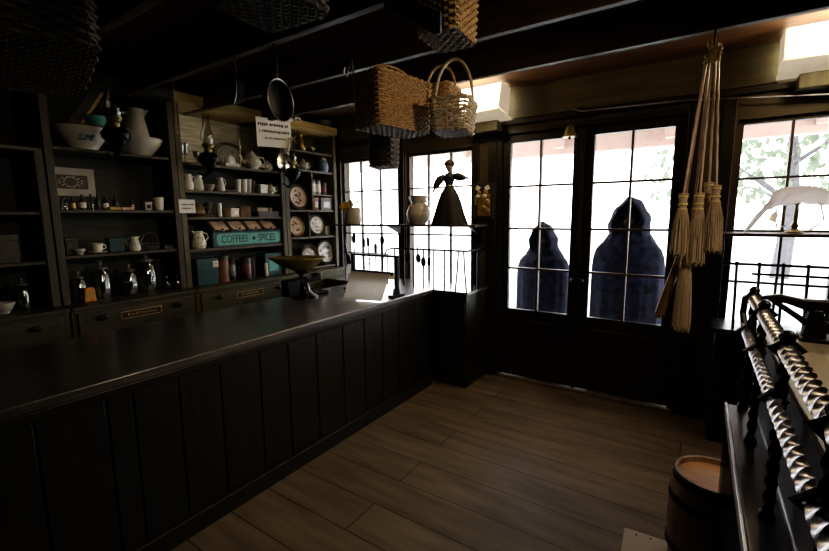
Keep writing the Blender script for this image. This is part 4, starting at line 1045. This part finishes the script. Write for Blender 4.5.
# pans
def pan(label, x, y, z, rr, L, rz, fac):
    """hanging by handle: z = centre of pan"""
    t = thing('frying_pan', label, 'pan', (x, y, z), rz)
    R = (PI/2, 0, 0)
    MB().lathe([(0, 0), (rr*.85, 0), (rr, .045), (rr*.97, .046), (rr*.82, .006), (0, .006)], (0, 0, 0), 36, rot=R).build('pan_body', 'pan', t)
    MB().lathe([(rr*.99, .0435), (rr*1.02, .046), (rr*.99, .0485), (rr*.95, .046)], (0, 0, 0), 36, rot=R, caps=False).build('rim', 'shiny', t)
    MB().tube([(0, -.02, rr*.95), (0, -.03, rr+L*.5), (0, -.02, rr+L*.85)], [.013, .011, .013], 8, flat=.5).tube([(.014*math.cos(a*PI/6), -.02, rr+L*.85+.022+.02*math.sin(a*PI/6)) for a in range(12)], .004, 6, True).build('handle', 'pan', t)
    return t
pan('black frying pan with bright rim hanging before the paper sign', -1.94, 1.57, 2.165, .108, .19, rad(103), 0)
pan('black pan seen edge-on hanging left of the bright-rimmed pan', -2.22, 1.57, 2.27, .085, .11, rad(-20), 0)

# bell and bracket
t = thing('shop_bell', 'small dark shop bell hanging above the left door leaf', 'bell', (-.93, YW-.06, 2.18))
MB().lathe([(.055, 0), (.05, .012), (.035, .05), (.028, .08), (.012, .095), (0, .098)], n=24).build('bell_body', 'brass_dark', t)
MB().ball((0, 0, -.008), .012, 8, 6).build('clapper', 'iron', t)
MB().tube([(0, 0, .095), (0, .0, .13), (.0, .02, .17), (.0, .055, .175)], .005, 6).build('spring_mount', 'iron', t)
t = thing('door_closer', 'iron door closer bracket with a long rod above the doors', 'bracket', (-.87, YW-.04, 2.37))
MB().box(-.03, .03, 0, .038, -.04, .04).build('mount', 'iron', t, bevel=.003)
MB().tube([(-.09, -.03, .055), (.02, -.03, .0)], .008, 8).build('lever', 'shiny', t)
MB().tube([(.02, -.03, .0), (.7, -.03, -.02), (1.5, -.03, -.1)], .0045, 6).build('rod', 'shiny', t)

# wall lamps
def wall_lamp(label, x0, x1, z0, z1):
    t = thing('wall_light', label, 'light', ((x0+x1)/2, YW-.022, z0))
    w = x1-x0; h = z1-z0
    MB().box(-w*.32, w*.32, -.12, 0, -.12, -.03).build('mount', 'hutch', t, bevel=.006)
    P = [(-.08, 0), (-.30, .03), (-.24, h), (-.05, h)]
    MB().prism([(p[0], p[1]) for p in P], -w/2, w/2, 'x').build('light_diffuser', 'lampbox', t)
    MB().prism([(-.02, -.03), (-.31, .01), (-.31, .02), (-.02, -.01)], -w/2-.012, w/2+.012, 'x').build('tray', 'lampside', t)
    for x in (-w/2-.008, w/2+.004):
        MB().prism([(p[0], p[1]) for p in P], x-.004, x+.004, 'x').build('end_plate', 'lampside', t)
    return t
wall_lamp('glowing box light on the wall above the doll window', -1.89, -1.45, 2.41, 2.645)
wall_lamp('glowing box light on the wall above the bonnet window', .36, .86, 2.43, 2.64)

# ------------------------------------------------------------------ brooms
bunch = [(-.078, 1.345, .32, 1.655, 'hearth broom at the door side of the hanging bunch'), (-.008, 1.30, .37, 1.655, 'hearth broom in the middle of the hanging bunch, reaching lowest'),
         (.058, 1.365, .33, 1.69, 'hearth broom at the window side of the hanging bunch'), (.028, 1.42, .29, 1.71, 'hearth broom mostly hidden behind the middle and window-side brooms')]
for k, (x, zb, L, zt, lb_) in enumerate(bunch):
    yb = 2.63 if k < 3 else 2.70
    t = thing('hearth_broom', lb_, 'broom', (x, yb, zb), 0, 'brooms hanging in a bunch by the door')
    rnd = random.Random(k)
    hL = zt-zb
    body = MB().lathe([(.0, .02), (.04, .0), (.044, .02), (.039, .1), (.028, .2), (.018, hL-.07), (.019, hL-.03), (.024, hL), (0, hL+.004)], n=28, sy=.6, fold=lambda a, z: .07*math.sin(14*a))
    for q in range(110):
        a = rnd.uniform(0, 2*PI); q1 = math.sqrt(rnd.random()); 
        body.tube([(.02*math.cos(a), .014*math.sin(a), hL-.08), (.036*q1*math.cos(a)*1.1, .026*math.sin(a), hL*.5), (.047*q1*math.cos(a), .032*q1*math.sin(a), rnd.uniform(-.02, .02))], .0018, 4)
    body.build('broom_head', 'straw', t)
    for z in (hL-.08, hL-.055, hL-.015): MB().lathe([(.0205, z-.005), (.0235, z), (.0205, z+.005)], n=18, sy=.7, caps=False).build('binding', 'cord', t)
    tx = (x*.35+.0) - x; ty = (2.66-yb); tz = 2.33-zb
    pts = []
    for i in range(13):
        q = i/12; pts.append((tx*q+.001*math.sin(q*40), ty*q, hL+(tz-hL)*q))
    MB().tube(pts, .0058, 7).build('handle', 'cane', t)
low = [(-.045, 2.66, .945, .37, 'long-headed besom hanging lowest below the hearth brooms', 0.03), (-.085, 2.70, 1.0, .33, 'narrow dark besom slanting behind the lowest broom', .22)]
for k, (x, yb, zb, L, lb_, tl) in enumerate(low):
    t = thing('besom', lb_, 'broom', (x, yb, zb)); rnd = random.Random(20+k)
    rr = .042 if k == 0 else .026
    body = MB().lathe([(0, .02), (rr, 0), (rr*1.05, .05), (rr*.85, L*.6), (rr*.55, L*.92), (rr*.5, L), (0, L)], n=26, sy=.7, fold=lambda a, z: .08*math.sin(12*a))
    for q in range(120):
        a = rnd.uniform(0, 2*PI); q1 = math.sqrt(rnd.random())
        body.tube([(rr*.5*math.cos(a), rr*.35*math.sin(a), L*.95), (rr*.95*q1*math.cos(a), rr*.7*math.sin(a), L*.45), (rr*1.12*q1*math.cos(a), rr*.8*q1*math.sin(a), rnd.uniform(-.03, .02))], .0018, 4)
    body.build('broom_head', 'straw' if k == 0 else 'ceramic_brown', t)
    MB().lathe([(rr*.56, L-.06), (rr*.62, L-.05), (rr*.6, L)], n=16, sy=.75, caps=False).build('binding', 'cord', t)
    MB().tube([(0, 0, L), (.02, 0, L+.4), (-x*.7, 2.665-yb, 2.33-zb)], .007, 7).build('handle', 'cane', t)
    if tl > .1:
        t.children[0].rotation_euler = (0, tl, 0); t.children[1].rotation_euler = (0, tl, 0); t.location.z += .0; t.children[0].location = (-tl*L*.9, 0, 0); t.children[1].location = (-tl*L*.9, 0, 0)
t = thing('cord_loop', 'knotted jute cord gathering the broom handles under the beam', 'cord', (.0, 2.665, 2.33))
g = MB(); rnd = random.Random(3)
for k in range(22): g.ball((rnd.uniform(-.035, .03), rnd.uniform(-.03, .02), rnd.uniform(-.04, .05)), rnd.uniform(.008, .014), 8, 5)
for k in range(5): g.tube([(rnd.uniform(-.03, .03), -.02, -.02), (rnd.uniform(-.045, .03), -.035, -.05), (rnd.uniform(-.05, .03), -.03, .01), (.0, 0, .04)], .005, 6)
g.build('knots', 'cord', t)
MB().tube([(0, 0, .04), (0, 0, .1), (.0, .015, .125)], .005, 6).build('hang_loop', 'iron', t)

# ------------------------------------------------------------------ right window: shelf, bonnet, railing
t = thing('plate_shelf', 'thin dark shelf across the window carrying the white bonnet', 'shelf')
MB().box(.0, 1.3, 3.42, YW-.005, 1.405, 1.425).build('shelf_board', 'frame', t, bevel=.003)
for x in (.09, 1.2): MB().prism([(3.5, 1.405), (3.75, 1.405), (3.75, 1.26), (3.72, 1.26), (3.7, 1.34)], x-.01, x+.01, 'x').build('shelf_bracket', 'iron', t)
bx_, by_ = .50, 3.56
t = thing('bonnet_stand', 'small brass stand holding up the white bonnet', 'stand', (bx_, by_, 1.426))
MB().lathe([(0, 0), (.045, 0), (.05, .006), (.03, .018), (.014, .03), (.02, .045), (.01, .07), (.012, .1), (.007, .17), (.02, .185), (0, .19)], n=20).build('stand_stem', 'brass_dark', t)
t = thing('bonnet', 'white ruffled cloth bonnet draped over the brass stand', 'bonnet', (bx_, by_, 1.426))
P = []; rnd = random.Random(8)
for i in range(13):
    th = i/12*rad(100); row = []
    for j in range(41):
        a = 2*PI*j/40
        q = math.sin(th)*(1+.08*math.sin(7*a+i)+.05*math.sin(13*a+i*.5))
        x_ = q*.17*math.cos(a)+.03; y_ = q*.11*math.sin(a); z_ = .185+.1*max(0, math.cos(th))**.8+.006*math.sin(9*a+i*2)-.02*math.cos(a)*math.sin(th)
        if math.cos(a) < -.3: z_ -= .06*q*(-math.cos(a))**2*max(0, i-6)/6
        row.append((x_, y_, z_))
    P.append(row)
o = MB().grid(P).build('bonnet_crown', 'linen', t, ang=90)
P = []
for i in range(10):
    q = i/9
    P.append([(-.10-.14*q+.012*math.sin(j*1.3), -.05+.1*j/8, .2-.03*q-.155*q**1.6+.012*math.sin(j*1.7+i*.5)) for j in range(9)])
o = MB().grid(P).build('bonnet_curtain', 'linen', t, ang=90)
MB().tube([(-.1, -.06, .16), (-.11, -.07, .1), (-.09, -.07, .03), (-.05, -.07, .05)], .005, 6, flat=.4).build('ribbon', 'linen', t)
MB().tube([(.1, -.06, .17), (.12, -.07, .08), (.06, -.07, .02)], .005, 6, flat=.4).build('ribbon', 'linen', t)
tg = MB().prism([(-.018, 0), (.018, 0), (.018, .045), (.006, .06), (-.006, .06), (-.018, .045)], -.0015, .0015); tg.build('price_tag', 'kraft', t, loc=(-.125, -.08, .075), rot=(0, .35, 0))

rr2 = thing('iron_railing', 'black iron spindle railing in front of the bonnet window', 'railing', (0, 3.42, .80))
MB().tube([(.14, 0, .43), (1.5, 0, .43)], .009).build('top_rail', 'iron', rr2)
MB().tube([(.30, 0, .37), (1.5, 0, .37)], .008).build('lower_rail', 'iron', rr2)
for k in range(11):
    x = .22+.115*k
    MB().tube([(x+.01, 0, 0), (x, 0, .43)], .0085, 6).ball((x, 0, .435), .012, 8, 6).build('spindle', 'iron', rr2)
wl = thing('window_ledge_box', 'low boxed ledge carrying the railing below the bonnet window', 'ledge')
MB().box(.12, 2.0, 3.38, YW-.02, .77, .80).build('ledge_top', 'case', wl, bevel=.004)
MB().box(.14, 1.98, 3.41, YW-.02, 0, .77).build('front_panel', 'door', wl, bevel=.004)

# ------------------------------------------------------------------ right foreground: display case with railings
X0, X1, YE, ZT = .127, .215, 1.90, .85
dc = thing('display_case', 'dark glass-fronted display case with raised back at the right', 'display case')
MB().box(X0+.006, 1.2, -1.0, YE-.006, .82, ZT).build('ledge_top', 'case', dc, bevel=.003)
MB().box(X0-.002, X0+.006, -1.0, YE, .818, ZT+.003).build('ledge_edge', 'edge', dc, bevel=.002, label='front edge with its highlight in the pale colour')  # pale strip stands in for the highlight along the ledge
MB().box(X0+.004, X0+.01, -1.0, YE-.01, .1, .818).build('front_glass', 'case_glass', dc, smooth=False)
MB().box(X0+.012, .6, YE-.012, YE-.006, .1, .818).build('end_glass', 'case_glass', dc, smooth=False)
MB().box(X0, 1.2, -1.0, YE, 0, .1).build('plinth', 'case', dc, bevel=.004)
MB().box(X0+.012, 1.19, -.99, YE-.02, .42, .435).build('inner_shelf', 'case', dc)
MB().box(.6, 1.2, -1.0, YE-.001, .1, .82).build('carcass', 'case', dc)
MB().box(X1, .235, -1.0, 1.90, ZT, 1.125).build('back_panel', 'panel_blue', dc, bevel=.003)
MB().box(X1-.004, X1+.006, -1.0, 1.90, ZT, ZT+.014).build('panel_foot_strip', 'edge', dc, bevel=.002, label='pale strip at the panel foot')
MB().box(X1-.006, 1.2, -1.0, 1.93, 1.12, 1.14).build('desk_top', 'desk', dc, bevel=.003)
MB().box(.236, 1.2, 1.88, 1.9, ZT, 1.12).build('end_panel', 'panel_blue', dc)
rl2 = thing('twisted_railing', 'twisted iron railing with two long bars on the display case', 'railing', (.178, 0, ZT))
def twisted(p0, p1, rr_, name, mat, n=None):
    p0 = Vector(p0); p1 = Vector(p1); L = (p1-p0).length; k = int(L/.006); d_ = (p1-p0).normalized()
    a = Vector((1, 0, 0)) if abs(d_.x) < .9 else Vector((0, 0, 1)); e1 = (a-d_*a.dot(d_)).normalized(); e2 = d_.cross(e1)
    vs = []; fs = []; m_ = 8
    for i in range(k+1):
        c_ = p0+(p1-p0)*i/k; ph_ = i*.006/.075*2*PI/2
        for j in range(m_):
            th = 2*PI*j/m_; q = rr_*(1 if j % 2 == 0 else .74)
            vs.append(c_+e1*q*math.cos(th+ph_)+e2*q*math.sin(th+ph_))
    for i in range(k):
        for j in range(m_): fs.append((i*m_+j, i*m_+(j+1) % m_, (i+1)*m_+(j+1) % m_, (i+1)*m_+j))
    fs.append(tuple(range(m_-1, -1, -1))); fs.append(tuple(k*m_+j for j in range(m_)))
    return MB().add(vs, fs).build(name, mat, rl2, ang=60)
twisted((0, 1.95, .405), (0, -.6, .405), .0185, 'top_bar', 'steel')
twisted((-.012, 1.95, .285), (-.012, -.6, .285), .0155, 'lower_bar', 'steel')
for yy in (1.88, 1.60, 1.20, .78, .3):
    twisted((0, yy, .015), (-.0, yy, .39), .0125, 'post', 'iron')
for yy in (1.88, 1.60, 1.20, .78, .3):
    MB().tube([(.0, yy, .43), (.027, yy, .405), (.0, yy, .38), (-.025, yy, .405)], .009, 6, True).ball((0, yy, .432), .016, 8, 6).build('bar_ring', 'iron', rl2)
    MB().tube([(-.012, yy, .263), (-.035, yy, .285), (-.012, yy, .307), (.01, yy, .286)], .008, 6, True).build('bar_ring', 'iron', rl2)
    MB().lathe([(0, 0), (.018, 0), (.016, .012), (.009, .02), (0, .02)], (0, yy, .0), 12).build('post_foot', 'iron', rl2)
g = MB().tube([(0, 1.95, .405), (-.015, 1.985, .39), (-.018, 1.985, .33), (-.012, 1.95, .285)], .011, 8).build('end_loop', 'iron', rl2)
# iron press-like object on desk
t = thing('iron_press', 'black iron device with long flat arm on a thick post', 'press', (.0, 1.84, 1.141))
MB().box(.30, .42, -.05, .05, 0, .012).build('base', 'iron', t, bevel=.003)
MB().prism([(.305, .012), (.365, .012), (.35, .1), (.316, .1)], -.02, .02).build('post', 'iron', t, bevel=.004)
MB().prism([(.185, .128), (.215, .118), (.26, .112), (.32, .09), (.48, .08), (.485, .128), (.4, .134), (.3, .131), (.24, .142)], -.016, .016).build('arm', 'iron', t, bevel=.006)
MB().prism([(.21, .12), (.24, .118), (.322, .06), (.322, .03), (.29, .06)], -.012, .012).build('brace', 'iron', t, bevel=.004)
MB().prism([(.352, .03), (.43, .012), (.44, .02), (.352, .07)], -.012, .012).build('brace', 'iron', t, bevel=.003)

# barrel
bt = thing('barrel', 'small wooden keg with pale flat top standing on the floor', 'barrel', (.13, 2.10, 0))
prof = [(.135, 0), (.155, .1), (.165, .22), (.158, .34), (.145, .45), (.135, .45), (.136, .43), (0, .43)]
MB().lathe([(0, 0)]+prof[:-2]+[(.133, .425)], n=40, fold=lambda a, z: -.012*(abs(math.sin(10*a))**12 < .0)).build('stave_body', 'barrel', bt, ang=50)
MB().lathe([(0, .42), (.134, .42), (.134, .428), (0, .428)], n=36).build('barrel_head', 'barrel_top', bt)
for (z, q) in ((.03, .142), (.12, .159), (.34, .1585), (.43, .148)):
    MB().lathe([(q, z-.016), (q+.006, z-.016), (q+.004, z+.014), (q-.003, z+.014)], n=40, caps=False).build('hoop', 'hoop', bt)
MB().lathe([(.134, .428), (.134, .452), (.146, .452), (.147, .43)], n=40, caps=False).build('rim', 'barrel', bt)
# white board on the floor
t = thing('white_board', 'white painted board lying on the floor beside the keg', 'board', (-.115, 2.06, 0), rad(3))
MB().box(-.085, .1, -.13, .115, 0, .012).build('board', 'white_board', t, bevel=.003)
g = MB()
for (x, y) in ((-.03, .085), (.03, .09), (-.04, -.1)): g.lathe([(0, .012), (.005, .012), (.004, .0145), (0, .015)], (x, y, 0), 8)
g.build('nail_heads', 'iron', t)

# ------------------------------------------------------------------ light
sc_ = bpy.context.scene
wd = bpy.data.worlds.new('sky'); sc_.world = wd; wd.use_nodes = True
nt = wd.node_tree; bg = nt.nodes['Background']
tc = nt.nodes.new('ShaderNodeTexCoord'); sx_ = nt.nodes.new('ShaderNodeSeparateXYZ'); rp = nt.nodes.new('ShaderNodeValToRGB')
rp.color_ramp.elements[0].position = .0; rp.color_ramp.elements[0].color = (1, .97, .93, 1)
rp.color_ramp.elements[1].position = .6; rp.color_ramp.elements[1].color = (.72, .84, 1, 1)
nt.links.new(tc.outputs['Generated'], sx_.inputs[0]); nt.links.new(sx_.outputs['Z'], rp.inputs[0]); nt.links.new(rp.outputs[0], bg.inputs['Color'])
bg.inputs['Strength'].default_value = 9.0
def light(kind, name, loc, target, energy, color, **kw):
    l = bpy.data.lights.new(name, kind); l.energy = energy; l.color = color
    for k, v in kw.items(): setattr(l, k, v)
    o = bpy.data.objects.new(name, l); C.objects.link(o); o.location = loc
    d_ = Vector(target)-Vector(loc); o.rotation_euler = d_.to_track_quat('-Z', 'Y').to_euler()
    return o
light('SUN', 'sun', (3, 10, 12), (0, 4, 0), 6.0, (1, .95, .86), angle=rad(2)).rotation_euler = (rad(48), 0, rad(195))
def portal(x0, x1, z0, z1):
    l = bpy.data.lights.new('window_portal', 'AREA'); l.shape = 'RECTANGLE'; l.size = x1-x0; l.size_y = z1-z0; l.cycles.is_portal = True
    o = bpy.data.objects.new('window_portal', l); C.objects.link(o); o.location = ((x0+x1)/2, YW+.1, (z0+z1)/2); o.rotation_euler = (-PI/2, 0, 0)
portal(*W1); portal(*W2); portal(-1.47, -.19, .68, 2.2); portal(*W3)
# added warm spot, unseen at the right, to brighten baskets and floor
light('SPOT', 'warm_fill', (.95, 1.55, 2.3), (-1.05, 2.1, 1.15), 80, (1, .8, .54), spot_size=rad(92), spot_blend=1., shadow_soft_size=.15)
light('POINT', 'lamp_glow', (-1.66, YW-.42, 2.5), (0, 0, 0), 10, (1, .72, .4), shadow_soft_size=.08)
light('POINT', 'lamp_glow', (.6, YW-.42, 2.5), (0, 0, 0), 14, (1, .72, .4), shadow_soft_size=.08)

sc_.view_settings.view_transform = 'Standard'
sc_.view_settings.look = 'None'
sc_.view_settings.exposure = 0
vs_ = sc_.view_settings
vs_.use_curve_mapping = True
cm = vs_.curve_mapping; cv = cm.curves[3]
cv.points[0].location = (0, 0); cv.points[1].location = (1, 1)
for p in ((.006, .0034), (.02, .0155), (.06, .06), (.2, .245)): cv.points.new(*p)
cm.update()
sc_.cycles.max_bounces = 8
sc_.cycles.transparent_max_bounces = 24
sc_.cycles.sample_clamp_indirect = 4
